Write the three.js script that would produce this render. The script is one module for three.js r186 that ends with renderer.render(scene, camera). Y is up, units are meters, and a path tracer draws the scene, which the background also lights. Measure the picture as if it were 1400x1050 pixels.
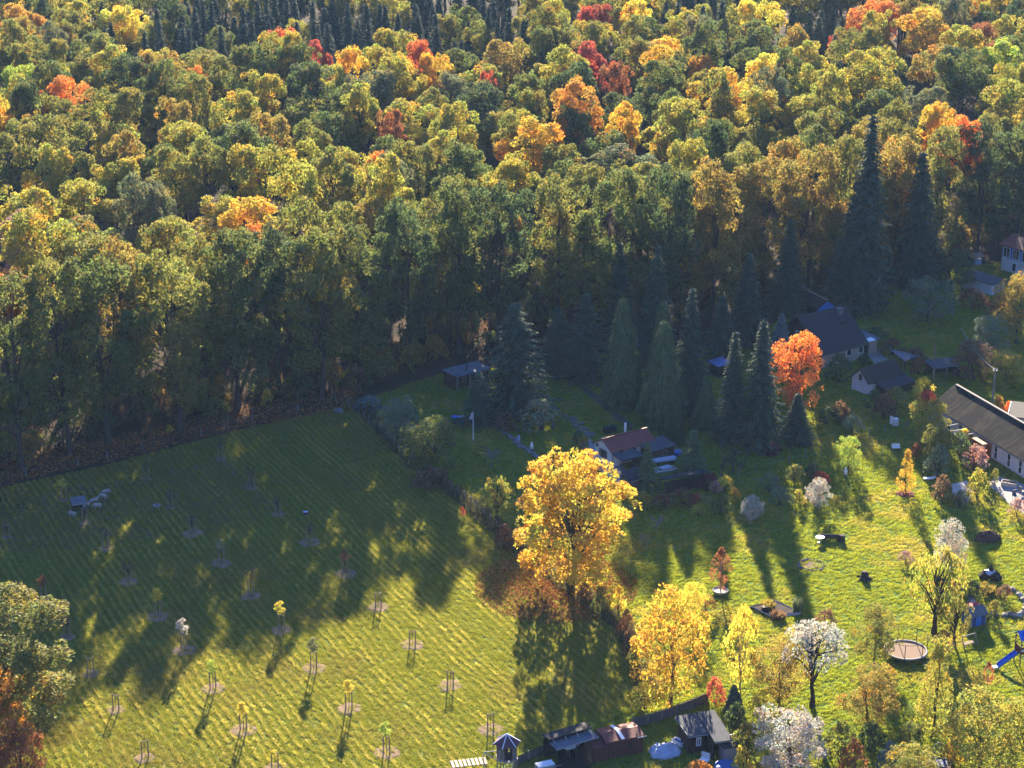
import * as THREE from 'three';
import { mergeGeometries } from 'three/addons/utils/BufferGeometryUtils.js';
import { MarchingCubes } from 'three/addons/objects/MarchingCubes.js';

// ---------------------------------------------------------------- camera, sky, sun, exposure
const scene = new THREE.Scene();
const camera = new THREE.PerspectiveCamera(21.02, 4 / 3, 1, 4000);
camera.position.set(0, 104, 0);
camera.rotation.set(THREE.MathUtils.degToRad(-20), 0, 0);
const sunEl = THREE.MathUtils.degToRad(17), sunAz = THREE.MathUtils.degToRad(0.3);
const sunDir = new THREE.Vector3(Math.sin(sunAz) * Math.cos(sunEl), Math.sin(sunEl), -Math.cos(sunAz) * Math.cos(sunEl));
{ // clear autumn sky: deep blue overhead, paler towards the horizon, a warm glow round the sun
  const W = 256, H = 128, d = new Float32Array(W * H * 4), v = new THREE.Vector3();
  for (let j = 0; j < H; j++) for (let i = 0; i < W; i++) {
    const el = ((j + 0.5) / H - 0.5) * Math.PI, az = ((i + 0.5) / W - 0.5) * 2 * Math.PI; v.set(Math.cos(el) * Math.cos(az), Math.sin(el), Math.cos(el) * Math.sin(az));
    const t = Math.pow(Math.max(0, Math.sin(el)), 0.55), ang = THREE.MathUtils.radToDeg(Math.acos(Math.min(1, v.dot(sunDir)))), g = 0.2 * Math.exp(-ang / 13), o = (j * W + i) * 4;
    d[o] = 0.058 + (0.014 - 0.058) * t + g; d[o + 1] = 0.09 + (0.044 - 0.09) * t + g * 0.84; d[o + 2] = 0.165 + (0.155 - 0.165) * t + g * 0.62; d[o + 3] = 1;
  }
  const sky = new THREE.DataTexture(d, W, H, THREE.RGBAFormat, THREE.FloatType); sky.mapping = THREE.EquirectangularReflectionMapping; sky.magFilter = sky.minFilter = THREE.LinearFilter; sky.needsUpdate = true; scene.background = sky; scene.environment = sky;
}
const sun = new THREE.DirectionalLight(new THREE.Color(1.0, 0.86, 0.66), 5);
sun.name = 'sun';
sun.position.copy(sunDir).multiplyScalar(600).add(new THREE.Vector3(0, 0, -280));
sun.target.position.set(0, 0, -280);
sun.castShadow = true;
sun.shadow.camera.left = sun.shadow.camera.bottom = -260;
sun.shadow.camera.right = sun.shadow.camera.top = 260;
sun.shadow.camera.far = 1400;
sun.shadow.mapSize.set(4096, 4096);
scene.add(sun, sun.target);
scene.fog = new THREE.FogExp2(new THREE.Color(0.4, 0.64, 1.0), 0.00006);
const renderer = new THREE.WebGLRenderer({ antialias: true });
renderer.toneMapping = THREE.LinearToneMapping;
renderer.toneMappingExposure = 7;
renderer.shadowMap.enabled = true;

// ---------------------------------------------------------------- helpers
function rng(seed) { let a = seed | 0; return () => { a = (a + 0x6d2b79f5) | 0; let t = Math.imul(a ^ (a >>> 15), 1 | a); t = (t + Math.imul(t ^ (t >>> 7), 61 | t)) ^ t; return ((t ^ (t >>> 14)) >>> 0) / 4294967296; }; }
const used = new Map();
function numbered(name) { const n = used.get(name) ?? 0; used.set(name, n + 1); return n ? name + '_' + String(n).padStart(3, '0') : name; }
function tag(o, label, category, group, kind) { if (label) o.userData.label = label; if (category) o.userData.category = category; if (group) o.userData.group = group; if (kind) o.userData.kind = kind; return o; }
function thing(name, label, category, x, z, turn = 0, group) { const o = new THREE.Group(); o.name = numbered(name); o.position.set(x, 0, z); o.rotation.y = turn; scene.add(o); return tag(o, label, category, group); }
function metric(g) { // uv in metres, projected along each face's main axis
  if (g.index) g = g.toNonIndexed();
  const p = g.attributes.position, n = g.attributes.normal, uv = new Float32Array(p.count * 2);
  for (let i = 0; i < p.count; i += 3) { let a = 0, b = 0, c = 0; for (let k = 0; k < 3; k++) { a += n.getX(i + k); b += n.getY(i + k); c += n.getZ(i + k); } a = Math.abs(a); b = Math.abs(b); c = Math.abs(c); for (let k = i; k < i + 3; k++) { const x = p.getX(k), y = p.getY(k), z = p.getZ(k); uv[k * 2] = b >= a && b >= c ? x : a >= c ? z : x; uv[k * 2 + 1] = b >= a && b >= c ? z : y; } }
  g.setAttribute('uv', new THREE.BufferAttribute(uv, 2)); return g;
}
function part(parent, name, geo, mat) { let g = Array.isArray(geo) ? (geo.length > 1 ? mergeGeometries(geo.map((q) => { const t = q.index ? q.toNonIndexed() : q.clone(); t.deleteAttribute('uv'); return t; }), false) : geo[0]) : geo; if ((mat.map || mat.bumpMap) && !g.userData.uv) g = metric(g); const m = new THREE.Mesh(g, mat); m.name = name; m.castShadow = m.receiveShadow = true; parent.add(m); return m; }
function box(w, h, d, x = 0, y = 0, z = 0, ry = 0) { const g = new THREE.BoxGeometry(w, h, d); if (ry) g.rotateY(ry); g.translate(x, y + h / 2, z); return g; }
function cyl(r0, r1, h, x = 0, y = 0, z = 0, n = 10) { const g = new THREE.CylinderGeometry(r1, r0, h, n); g.translate(x, y + h / 2, z); return g; }
function bar(a, b, w, d = w) { const A = new THREE.Vector3(...a), B = new THREE.Vector3(...b), v = B.clone().sub(A), g = new THREE.BoxGeometry(w, v.length(), d); g.applyQuaternion(new THREE.Quaternion().setFromUnitVectors(new THREE.Vector3(0, 1, 0), v.clone().normalize())); const m = A.add(B).multiplyScalar(0.5); g.translate(m.x, m.y, m.z); return g; }
// bar() with uv in metres along its faces is not needed: the timber is plain.
function inside(poly, x, z) { let c = false; for (let i = 0, j = poly.length - 1; i < poly.length; j = i++) { const [a, b] = poly[i], [d, e] = poly[j]; if (b > z !== e > z && x < ((d - a) * (z - b)) / (e - b) + a) c = !c; } return c; }

// tileable value noise and computed textures
const lattice = (() => { const r = rng(77), a = new Float32Array(65536); for (let i = 0; i < 65536; i++) a[i] = r(); return a; })();
function vnoise(x, y, p, s = 0) { const xi = Math.floor(x), yi = Math.floor(y), fx = x - xi, fy = y - yi, u = fx * fx * (3 - 2 * fx), v = fy * fy * (3 - 2 * fy); const at = (i, j) => lattice[((((i % p) + p) % p) * 131 + (((j % p) + p) % p) * 7919 + s * 4447) & 65535]; return (at(xi, yi) * (1 - u) + at(xi + 1, yi) * u) * (1 - v) + (at(xi, yi + 1) * (1 - u) + at(xi + 1, yi + 1) * u) * v; }
function fbm(u, v, p, oct, s = 0) { let t = 0, a = 0.5, n = 0; for (let i = 0; i < oct; i++) { t += a * vnoise(u * p, v * p, p, s + i); n += a; a *= 0.55; p *= 2; } return t / n; }
function tex(size, fn, srgb = false) { const d = new Uint8Array(size * size * 4); for (let j = 0; j < size; j++) for (let i = 0; i < size; i++) { const c = fn((i + 0.5) / size, (j + 0.5) / size), o = (j * size + i) * 4; for (let k = 0; k < 3; k++) { let x = Math.min(1, Math.max(0, c.length ? c[k] : c)); if (srgb) x = x <= 0.0031308 ? 12.92 * x : 1.055 * Math.pow(x, 1 / 2.4) - 0.055; d[o + k] = x * 255 + 0.5; } d[o + 3] = 255; } const t = new THREE.DataTexture(d, size, size); t.magFilter = THREE.LinearFilter; t.minFilter = THREE.LinearMipmapLinearFilter; t.generateMipmaps = true; t.wrapS = t.wrapT = THREE.RepeatWrapping; if (srgb) t.colorSpace = THREE.SRGBColorSpace; t.needsUpdate = true; return t; }
const mix3 = (a, b, t) => a.map((x, i) => x + (b[i] - x) * t);
const sst = (x, a, b) => { const t = Math.min(1, Math.max(0, (x - a) / (b - a))); return t * t * (3 - 2 * t); };
const rep = (t, k) => { const c = t.clone(); c.repeat.set(k[0] ?? k, k[1] ?? k); c.needsUpdate = true; return c; };

// ---------------------------------------------------------------- materials
const lin = (r, g, b) => new THREE.Color().setRGB(r, g, b);
const std = (r, g, b, rough = 0.85, more = {}) => new THREE.MeshPhysicalMaterial({ color: lin(r, g, b), roughness: rough, specularIntensity: 0.25, ...more });
const grainTex = tex(512, (u, v) => 0.45 + 0.55 * fbm(u, v, 16, 5, 3));
const plankTex = tex(512, (u, v) => { const k = Math.floor(u * 16), e = Math.abs(((u * 16) % 1) - 0.5) * 2; const g = fbm(u * 1, v * 0.12 + k * 0.37, 64, 3, 9); return (e > 0.9 ? 0.35 : 1) * (0.62 + 0.38 * g) * (0.8 + 0.2 * lattice[k * 97]); });
const tileTex = tex(512, (u, v) => { const row = Math.floor(v * 24), f = (v * 24) % 1, cu = (u * 32 + (row % 2) * 0.5) % 1; return (0.55 + 0.45 * (1 - f)) * (Math.abs(cu - 0.5) > 0.46 ? 0.6 : 1) * (0.75 + 0.25 * lattice[(row * 57 + Math.floor(u * 32 + (row % 2) * 0.5) * 131) & 65535]); });
const waveTex = tex(256, (u) => 0.5 + 0.5 * Math.sin(u * Math.PI * 2 * 16));
const mossTex = tex(1024, (u, v) => { const m = fbm(u, v, 6, 5, 21), streak = fbm(u * 1, v * 0.15, 64, 3, 31), k = sst(m * 0.6 + streak * 0.5, 0.5, 0.68); const s = 0.85 + 0.3 * (fbm(u, v, 128, 2, 5) - 0.5); return mix3([0.017 * s, 0.016 * s, 0.018 * s], [0.075 * s, 0.058 * s, 0.036 * s], k); }, true);
const M = {
  plaster: std(0.62, 0.61, 0.6, 0.9, { map: rep(tex(256, (u, v) => [0, 0, 0].map((_, i) => 0.82 + 0.18 * fbm(u, v, 8, 5, 40 + i * 0))), 1 / 4), bumpMap: rep(grainTex, 1 / 2), bumpScale: 0.004 }),
  beige: std(0.42, 0.34, 0.26, 0.9), redRoof: std(0.3, 0.095, 0.075, 0.7, { bumpMap: rep(tileTex, 1 / 6), bumpScale: 0.04, map: rep(tileTex, 1 / 6) }),
  darkRoof: std(0.052, 0.05, 0.052, 0.75, { map: rep(tileTex, 1 / 8), bumpMap: rep(tileTex, 1 / 8), bumpScale: 0.05 }),
  brownRoof: std(0.065, 0.052, 0.046, 0.75, { map: rep(tileTex, 1 / 7), bumpMap: rep(tileTex, 1 / 7), bumpScale: 0.05 }),
  eternit: new THREE.MeshPhysicalMaterial({ specularIntensity: 0.05, map: rep(mossTex, 1 / 14), bumpMap: rep(waveTex, 1 / 4), bumpScale: 0.012, roughness: 0.8 }),
  felt: std(0.085, 0.093, 0.105, 0.85, { map: rep(grainTex, 1 / 5), bumpMap: rep(grainTex, 1 / 3), bumpScale: 0.01 }),
  feltDark: std(0.05, 0.05, 0.055, 0.85, { map: rep(grainTex, 1 / 5) }),
  zinc: std(0.15, 0.165, 0.19, 0.7, { map: rep(grainTex, 1 / 6) }),
  blueRoof: std(0.16, 0.22, 0.42, 0.6, { map: rep(grainTex, 1 / 6) }),
  woodBrown: std(0.085, 0.052, 0.036, 0.85, { map: rep(plankTex, 1 / 2.4), bumpMap: rep(plankTex, 1 / 2.4), bumpScale: 0.012 }),
  woodRed: std(0.17, 0.062, 0.045, 0.85, { map: rep(plankTex, 1 / 2.4), bumpMap: rep(plankTex, 1 / 2.4), bumpScale: 0.012 }),
  woodGrey: std(0.17, 0.15, 0.135, 0.9, { map: rep(plankTex, 1 / 2.4), bumpMap: rep(plankTex, 1 / 2.4), bumpScale: 0.012 }),
  woodDark: std(0.04, 0.033, 0.03, 0.9, { map: rep(plankTex, 1 / 2.4), bumpMap: rep(plankTex, 1 / 2.4), bumpScale: 0.012 }),
  timber: std(0.26, 0.19, 0.13, 0.85), timberGrey: std(0.2, 0.18, 0.16, 0.9), timberDark: std(0.07, 0.055, 0.045, 0.9), paleWood: std(0.5, 0.42, 0.33, 0.85), weathered: std(0.3, 0.285, 0.265, 0.85),
  white: std(0.75, 0.75, 0.74, 0.6), blueWall: std(0.05, 0.16, 0.5, 0.7), blueDark: std(0.025, 0.06, 0.2, 0.6), bluePlastic: std(0.03, 0.12, 0.5, 0.4), blueTarp: std(0.04, 0.13, 0.36, 0.55),
  glass: new THREE.MeshPhysicalMaterial({ color: lin(0.02, 0.025, 0.03), roughness: 0.08, specularIntensity: 1 }), black: std(0.02, 0.02, 0.022, 0.7), metal: std(0.45, 0.46, 0.48, 0.4, { metalness: 0.7 }), concrete: std(0.32, 0.31, 0.3, 0.9, { map: rep(grainTex, 1 / 3) }), redPaint: std(0.4, 0.05, 0.05, 0.6), shutter: std(0.12, 0.1, 0.1, 0.7), door: std(0.3, 0.13, 0.05, 0.7),
  bark: std(0.1, 0.078, 0.06, 0.95, { map: rep(grainTex, 1) }), barkPale: std(0.27, 0.25, 0.22, 0.95, { map: rep(grainTex, 1) }), barkDark: std(0.045, 0.035, 0.03, 0.95), wool: std(0.32, 0.28, 0.23, 1, { bumpMap: rep(grainTex, 3), bumpScale: 0.03 }), stone: std(0.2, 0.19, 0.18, 0.9, { map: rep(grainTex, 1 / 2) }), tarp: std(0.34, 0.38, 0.47, 0.5), soil: std(0.05, 0.035, 0.028, 1, { map: rep(grainTex, 1 / 3), bumpMap: rep(grainTex, 1 / 2), bumpScale: 0.1 }),
};
const L = {};
function leaf(name, r, g, b, tr = 0.5, coat = 0.06) { L[name] = new THREE.MeshPhysicalMaterial({ color: lin(r, g, b), vertexColors: true, transmission: tr, roughness: 0.92, thickness: 0, clearcoat: coat, clearcoatRoughness: 0.5, specularIntensity: 0.2 }); L[name].name = 'leaf_' + name; }
leaf('green', 0.135, 0.165, 0.04); leaf('olive', 0.22, 0.22, 0.045); leaf('yellowgreen', 0.34, 0.32, 0.05); leaf('deep', 0.085, 0.12, 0.04); leaf('gold2', 0.62, 0.45, 0.055); leaf('grey', 0.18, 0.195, 0.085, 0.4, 0.05);
leaf('ochre', 0.31, 0.24, 0.05); leaf('gold', 0.56, 0.38, 0.045); leaf('yellow', 0.6, 0.52, 0.07); leaf('amber', 0.48, 0.27, 0.045); leaf('orange', 0.58, 0.24, 0.05); leaf('redorange', 0.5, 0.15, 0.05);
leaf('rust', 0.3, 0.13, 0.05); leaf('red', 0.42, 0.1, 0.06); leaf('pink', 0.45, 0.27, 0.22, 0.3); leaf('lime', 0.34, 0.42, 0.06); leaf('silver', 0.46, 0.44, 0.37, 0.4, 0.1); leaf('brown', 0.189, 0.115, 0.0607); leaf('flame', 0.75, 0.27, 0.05, 0.5);
leaf('spruce', 0.062, 0.092, 0.052, 0.15, 0); leaf('bluespruce', 0.115, 0.162, 0.155, 0.12, 0); leaf('thuja', 0.095, 0.135, 0.055, 0.15, 0); leaf('purple', 0.162, 0.0473, 0.0607); leaf('sage', 0.176, 0.216, 0.12, 0.3, 0.05);

// ---------------------------------------------------------------- plant geometry
class Cards {
  constructor() { this.p = []; this.c = []; this.i = []; }
  add(x, y, z, ax, ay, az, nx, ny, nz, len, wid, r, g, b) {
    // a leaf spray: a folded rhombus with its long axis a and its face towards n
    let l = Math.hypot(ax, ay, az) || 1; ax /= l; ay /= l; az /= l;
    let bx = ny * az - nz * ay, by = nz * ax - nx * az, bz = nx * ay - ny * ax; l = Math.hypot(bx, by, bz) || 1; bx /= l; by /= l; bz /= l;
    const mx = ay * bz - az * by, my = az * bx - ax * bz, mz = ax * by - ay * bx, k = this.p.length / 3, L2 = len / 2, W2 = wid / 2, q = wid * 0.22;
    this.p.push(x + ax * L2, y + ay * L2, z + az * L2, x + bx * W2 - mx * q, y + by * W2 - my * q, z + bz * W2 - mz * q, x - ax * L2, y - ay * L2, z - az * L2, x - bx * W2 - mx * q, y - by * W2 - my * q, z - bz * W2 - mz * q);
    for (let j = 0; j < 4; j++) this.c.push(r, g, b);
    this.i.push(k, k + 1, k + 2, k, k + 2, k + 3);
  }
  geo() { const g = new THREE.BufferGeometry(); g.setAttribute('position', new THREE.Float32BufferAttribute(this.p, 3)); g.setAttribute('color', new THREE.Float32BufferAttribute(this.c, 3)); g.setIndex(this.p.length / 3 > 65535 ? new THREE.Uint32BufferAttribute(this.i, 1) : new THREE.Uint16BufferAttribute(this.i, 1)); return g; }
}
class Tubes {
  constructor() { this.p = []; this.n = []; this.u = []; this.i = []; }
  add(pts, rad, sides = 6) {
    const k0 = this.p.length / 3; let along = 0;
    for (let j = 0; j < pts.length; j++) {
      const a = pts[Math.max(0, j - 1)], b = pts[Math.min(pts.length - 1, j + 1)], d = [b[0] - a[0], b[1] - a[1], b[2] - a[2]], l = Math.hypot(...d) || 1; d[0] /= l; d[1] /= l; d[2] /= l; if (j) along += Math.hypot(pts[j][0] - pts[j - 1][0], pts[j][1] - pts[j - 1][1], pts[j][2] - pts[j - 1][2]);
      const ref = Math.abs(d[1]) > 0.9 ? [1, 0, 0] : [0, 1, 0]; let e = [d[1] * ref[2] - d[2] * ref[1], d[2] * ref[0] - d[0] * ref[2], d[0] * ref[1] - d[1] * ref[0]]; const m = Math.hypot(...e); e = e.map((x) => x / m); const f = [d[1] * e[2] - d[2] * e[1], d[2] * e[0] - d[0] * e[2], d[0] * e[1] - d[1] * e[0]];
      for (let s = 0; s <= sides; s++) { const t = (s / sides) * Math.PI * 2, c = Math.cos(t), q = Math.sin(t), n = [e[0] * c + f[0] * q, e[1] * c + f[1] * q, e[2] * c + f[2] * q]; this.p.push(pts[j][0] + n[0] * rad[j], pts[j][1] + n[1] * rad[j], pts[j][2] + n[2] * rad[j]); this.n.push(...n); this.u.push(s / sides, along); }
      if (j) for (let s = 0; s < sides; s++) { const a0 = k0 + (j - 1) * (sides + 1) + s, b0 = a0 + sides + 1; this.i.push(a0, a0 + 1, b0, a0 + 1, b0 + 1, b0); }
    }
  }
  geo() { const g = new THREE.BufferGeometry(); g.setAttribute('position', new THREE.Float32BufferAttribute(this.p, 3)); g.setAttribute('normal', new THREE.Float32BufferAttribute(this.n, 3)); g.setAttribute('uv', new THREE.Float32BufferAttribute(this.u, 2)); g.setIndex(this.i); g.userData.uv = true; return g; }
}
const shapes = { dome: (t) => (t < 0.45 ? 0.72 + 0.28 * t / 0.45 : Math.sqrt(Math.max(0, 1 - ((t - 0.45) / 0.6) ** 2))), tall: (t) => (t < 0.6 ? 0.62 + 0.38 * Math.sin((t / 0.6) * Math.PI / 2) : Math.sqrt(Math.max(0, 1 - ((t - 0.6) / 0.44) ** 2))), round: (t) => Math.pow(Math.sin(Math.PI * (0.06 + 0.9 * t)), 0.55), cone: (t) => Math.pow(1 - t, 0.75) * Math.min(1, 0.5 + 3 * t), umbrella: (t) => Math.sqrt(Math.max(0, 1 - Math.pow(t, 2))) * (0.75 + 0.25 * Math.min(1, t * 4)), shrub: (t) => Math.sqrt(Math.max(0.02, 1 - t * t * 0.98)), spindle: (t) => Math.pow(Math.sin(Math.PI * (0.12 + 0.85 * t)), 0.9) };
// A broadleaf plant of nominal size: crown from y0 to h with radius r, built of leaf puffs on limbs.
function broadleaf(seed, o) {
  const R = rng(seed), C = new Cards(), T = new Tubes(), sh = shapes[o.shape ?? 'dome'], hc = o.h - o.y0, lobes = [];
  for (let k = 0; k < (o.lobes ?? 7); k++) lobes.push([R() * Math.PI * 2, R(), 0.75 + 0.5 * R()]);
  const env = (a, t) => { let m = 0, w = 0; for (const [la, lt, s] of lobes) { const q = Math.exp(-(1 - Math.cos(a - la)) * 2.2 - (t - lt) * (t - lt) * 6); m += q * s; w += q; } return 0.55 + 0.45 * (m + 0.15) / (w + 0.15); };
  const centres = [];
  if (o.boughs) { // boughs: rounded masses that together make the uneven outline, puffs over their outer faces
    const B = [];
    for (let k = 0; k < o.boughs; k++) { const t = k === 0 ? 0.86 : 0.1 + 0.8 * ((k - 0.5 + (R() - 0.5) * 0.8) / o.boughs), br = o.r * (0.34 + 0.2 * R()) * (o.bough ?? 1), a = k * 2.4 + (R() - 0.5) * 1.2, d = Math.max(0, o.r * sh(t) * (0.8 + 0.45 * R()) - br) * (k === 0 ? 0.4 : 1); B.push([Math.cos(a) * d, Math.max(o.y0 + br * 0.6, Math.min(o.h - br * 0.85, o.y0 + t * hc)), Math.sin(a) * d, br]); }
    for (let k = 0; k < o.puffs; k++) { const [bx, by, bz, br] = B[Math.floor(R() * B.length)], pr = o.pr[0] + (o.pr[1] - o.pr[0]) * R(); let dx, dy, dz, l; do { dx = R() * 2 - 1; dy = R() * 2 - 1; dz = R() * 2 - 1; l = Math.hypot(dx, dy, dz); } while (l > 1 || l < 0.1 || (dy / l < -0.45 && R() < 0.7)); const q = (br * (0.86 + 0.2 * R()) - pr * 0.55) / l; centres.push([bx + dx * q, by + dy * q * 0.9, bz + dz * q, pr]); }
  } else for (let k = 0; k < o.puffs; k++) {
    const t = Math.pow(R(), o.tpow ?? 0.75), a = R() * Math.PI * 2, pr = o.pr[0] + (o.pr[1] - o.pr[0]) * R(), e = sh(t) * env(a, t), rr = Math.max(0, o.r * e * (0.3 + 0.7 * Math.pow(R(), 0.35)) - pr * 0.6);
    centres.push([Math.cos(a) * rr, o.y0 + pr * 0.5 + t * (hc - pr * 1.3), Math.sin(a) * rr, pr]);
  }
  for (const [cx, cy, cz, pr] of centres) {
    const lum = 0.86 + 0.28 * R(), hue = (R() - 0.5) * (o.hue ?? 0.25), alt = o.alt && R() < o.alt[0], n = Math.round(o.per * pr * pr * (0.8 + 0.4 * R())), ol = Math.hypot(cx, cz) || 1;
    for (let j = 0; j < n; j++) {
      let dx, dy, dz; do { dx = R() * 2 - 1; dy = R() * 2 - 1; dz = R() * 2 - 1; } while (dx * dx + dy * dy + dz * dz > 1 || dx * dx + dy * dy + dz * dz < 0.01);
      let l = Math.hypot(dx, dy, dz); dx /= l; dy /= l; dz /= l;
      if ((dx * cx + dz * cz) / ol * 0.6 + dy * 0.6 < -0.35 && R() < 0.75) { dx = -dx; dy = -dy; dz = -dz; }
      const q = pr * (0.62 + 0.42 * Math.sqrt(R())), s = o.leaf * (0.65 + 0.7 * R()), ll = lum * (0.78 + 0.44 * R()), hh = hue + (R() - 0.5) * 0.16;
      const nx = dx + (R() - 0.5) * 1.3, ny = dy + 0.35 + (R() - 0.5) * 1.1, nz = dz + (R() - 0.5) * 1.3;
      const hang = o.hang ?? 0, ax = (R() - 0.5) * 2 * (1 - hang) + dx * 0.4, ay = (R() - 0.5) * 2 * (1 - hang) - hang * 1.5 - 0.3, az = (R() - 0.5) * 2 * (1 - hang) + dz * 0.4;
      let r = ll * (1 + hh), g = ll * (1 - hh * 0.35), b = ll * (1 - hh * 0.6); if (alt) { r *= o.alt[1]; g *= o.alt[2]; b *= o.alt[3]; }
      C.add(cx + dx * q, cy + dy * q * (o.flat ?? 0.85) - hang * R() * pr, cz + dz * q, ax, ay, az, nx, ny, nz, s * (1 + hang), s * (0.62 - 0.25 * hang), r, g, b);
    }
  }
  const tr = o.trunk ?? o.h * 0.016, top = o.y0 + hc * 0.7, pts = [], rad = []; let wx = 0, wz = 0;
  if (!o.stems) { for (let j = 0; j <= 7; j++) { const t = j / 7; if (j) { wx += (R() - 0.5) * tr * 1.6; wz += (R() - 0.5) * tr * 1.6; } pts.push([wx, t * top - (j ? 0 : 0.3), wz]); rad.push(tr * (j ? 1 - 0.8 * t : 1.45)); } T.add(pts, rad, 8); } else { pts.push([0, 0, 0], [0, o.y0 * 0.5, 0]); rad.push(tr, tr); }
  const nl = o.limbs ?? 14;
  for (let k = 0; k < nl; k++) { const [cx, cy, cz] = centres[Math.floor(R() * centres.length)], from = o.stems ? [(R() - 0.5) * tr * 4, -0.1, (R() - 0.5) * tr * 4] : pts[Math.min(pts.length - 2, 2 + Math.floor(R() * 5))]; if (!o.stems && from[1] > cy - 0.2) continue; const r0 = o.stems ? tr * (0.6 + 0.4 * R()) : tr * (0.3 + 0.2 * R()), mid = [from[0] + (cx - from[0]) * 0.45 + (R() - 0.5) * 0.05 * o.h, from[1] + (cy - from[1]) * 0.6, from[2] + (cz - from[2]) * 0.45 + (R() - 0.5) * 0.05 * o.h]; T.add([from, mid, [cx, cy, cz]], [r0, r0 * 0.6, r0 * 0.15], 5); }
  return { crown: C.geo(), trunk: T.geo(), h: o.h, w: o.r * 2 };
}
function conifer(seed, o) {
  const R = rng(seed), C = new Cards(), T = new Tubes();
  T.add([[0, -0.3, 0], [0, o.h * 0.4, 0], [0, o.h * 0.97, 0]], [o.h * 0.014, o.h * 0.01, 0.02], 7);
  for (let y = o.y0; y < o.h; ) {
    const t = (y - o.y0) / (o.h - o.y0), rad = o.r * Math.pow(1 - t, o.pow ?? 0.85) * (0.85 + 0.3 * R()) + 0.12, nb = Math.max(4, Math.round((o.nb ?? 9) * (0.45 + 0.55 * (1 - t)))), a0 = R() * 6.3;
    for (let k = 0; k < nb; k++) {
      const a = a0 + (k / nb) * 6.283 + (R() - 0.5) * 0.5, len = rad * (0.72 + 0.42 * R()), ca = Math.cos(a), sa = Math.sin(a), lum = 0.82 + 0.36 * R(), yy = y + (R() - 0.5) * 0.35, dr = o.droop * (0.8 + 0.4 * R());
      const step = o.step ?? 0.38, n = Math.max(2, Math.ceil(len / step));
      for (let j = 0; j < n; j++) {
        const s = (j + 0.6 + 0.4 * R()) / n, x = len * s, py = yy - dr * len * s + 0.3 * dr * len * s * s * s, w = (o.spray ?? 0.5) * (1.05 - 0.45 * s) * (0.8 + 0.4 * R());
        for (const sd of [-1, 1]) { const aa = a + sd * (0.5 + 0.35 * R()), lu = lum * (0.82 + 0.36 * R()), hu = (R() - 0.5) * 0.14; C.add(ca * x + Math.cos(aa) * w * 0.4, py - 0.06 * R(), sa * x + Math.sin(aa) * w * 0.4, Math.cos(aa), -dr * 0.8 - 0.25 * R(), Math.sin(aa), (R() - 0.5) * 0.7, 1, (R() - 0.5) * 0.7, w * 1.5, w * 0.62, lu * (1 + hu), lu, lu * (1 - hu)); }
        if (o.curtain) { const lu = lum * (0.8 + 0.4 * R()); C.add(ca * x, py - 0.25, sa * x, ca * 0.25, -1, sa * 0.25, ca, 0.3, sa, w * 1.2, w * 0.5, lu, lu, lu); }
      }
    }
    y += (o.gap ?? 0.45) * (0.75 + 0.5 * R()) * (0.6 + 0.4 * (1 - t));
  }
  for (let k = 0; k < 6; k++) C.add((R() - 0.5) * 0.2, o.h - 0.25 * k, (R() - 0.5) * 0.2, (R() - 0.5) * 0.5, 1, (R() - 0.5) * 0.5, R() - 0.5, 0, R() - 0.5, 0.6, 0.2, 1, 1, 1);
  return { crown: C.geo(), trunk: T.geo(), h: o.h, w: o.r * 2 };
}
function thuja(seed, o) {
  const R = rng(seed), C = new Cards(), T = new Tubes();
  T.add([[0, -0.2, 0], [0, o.h * 0.9, 0]], [o.h * 0.015, 0.03], 6);
  for (let k = 0; k < o.n; k++) {
    const t = 1 - Math.sqrt(1 - R() * 0.995), a = R() * 6.283, rib = 0.88 + 0.12 * Math.sin(a * 7 + t * 9) + 0.1 * (vnoise(a * 3, t * 14, 64, 3) - 0.5), rr = o.r * Math.pow(1 - t, 0.72) * Math.min(1, 0.72 + 2 * t) * rib * (0.78 + 0.5 * vnoise(a * 2.2 + 20, t * 22, 64, 6)) * (0.72 + 0.3 * R()) + 0.1, ca = Math.cos(a), sa = Math.sin(a), s = o.leaf * (0.7 + 0.6 * R()), lu = 0.75 + 0.5 * R(), hu = (R() - 0.5) * 0.2;
    C.add(ca * rr, o.y0 + t * (o.h - o.y0), sa * rr, ca * 0.5 + (R() - 0.5) * 0.7, -0.8 + (R() - 0.5) * 0.6, sa * 0.5 + (R() - 0.5) * 0.7, ca + (R() - 0.5) * 1.2, 0.35, sa + (R() - 0.5) * 1.2, s * 1.4, s * 0.55, lu * (1 + hu), lu, lu * (1 - hu));
  }
  return { crown: C.geo(), trunk: T.geo(), h: o.h, w: o.r * 2 };
}
const proto = { cone: [], canopy: [], edge: [], garden: [], shrub: [], birch: [], spruce: [], fir: [], thuja: [], young: [], low: [], umbrella: [], willow: [], bare: [], tuft: [] };
for (let k = 0; k < 7; k++) proto.canopy.push(broadleaf(100 + k, { h: 25, y0: 12 + (k % 3), r: 6, boughs: 8 + (k % 3) * 2, puffs: 120, pr: [0.7, 1.4], per: 66, leaf: 0.42, lobes: 7, hue: 0.3, alt: [0.12, 1.5, 1.1, 0.8], shape: 'dome', tpow: 0.6, limbs: 8 }));
for (let k = 0; k < 5; k++) proto.edge.push(broadleaf(200 + k, { h: 25, y0: 3, r: 6.4, boughs: 20, bough: 0.9, puffs: 230, pr: [0.7, 1.4], per: 52, leaf: 0.43, lobes: 12, hue: 0.25, alt: [0.06, 1.5, 1.05, 0.8], shape: 'tall', tpow: 0.8, limbs: 16, trunk: 0.42 }));
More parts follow.
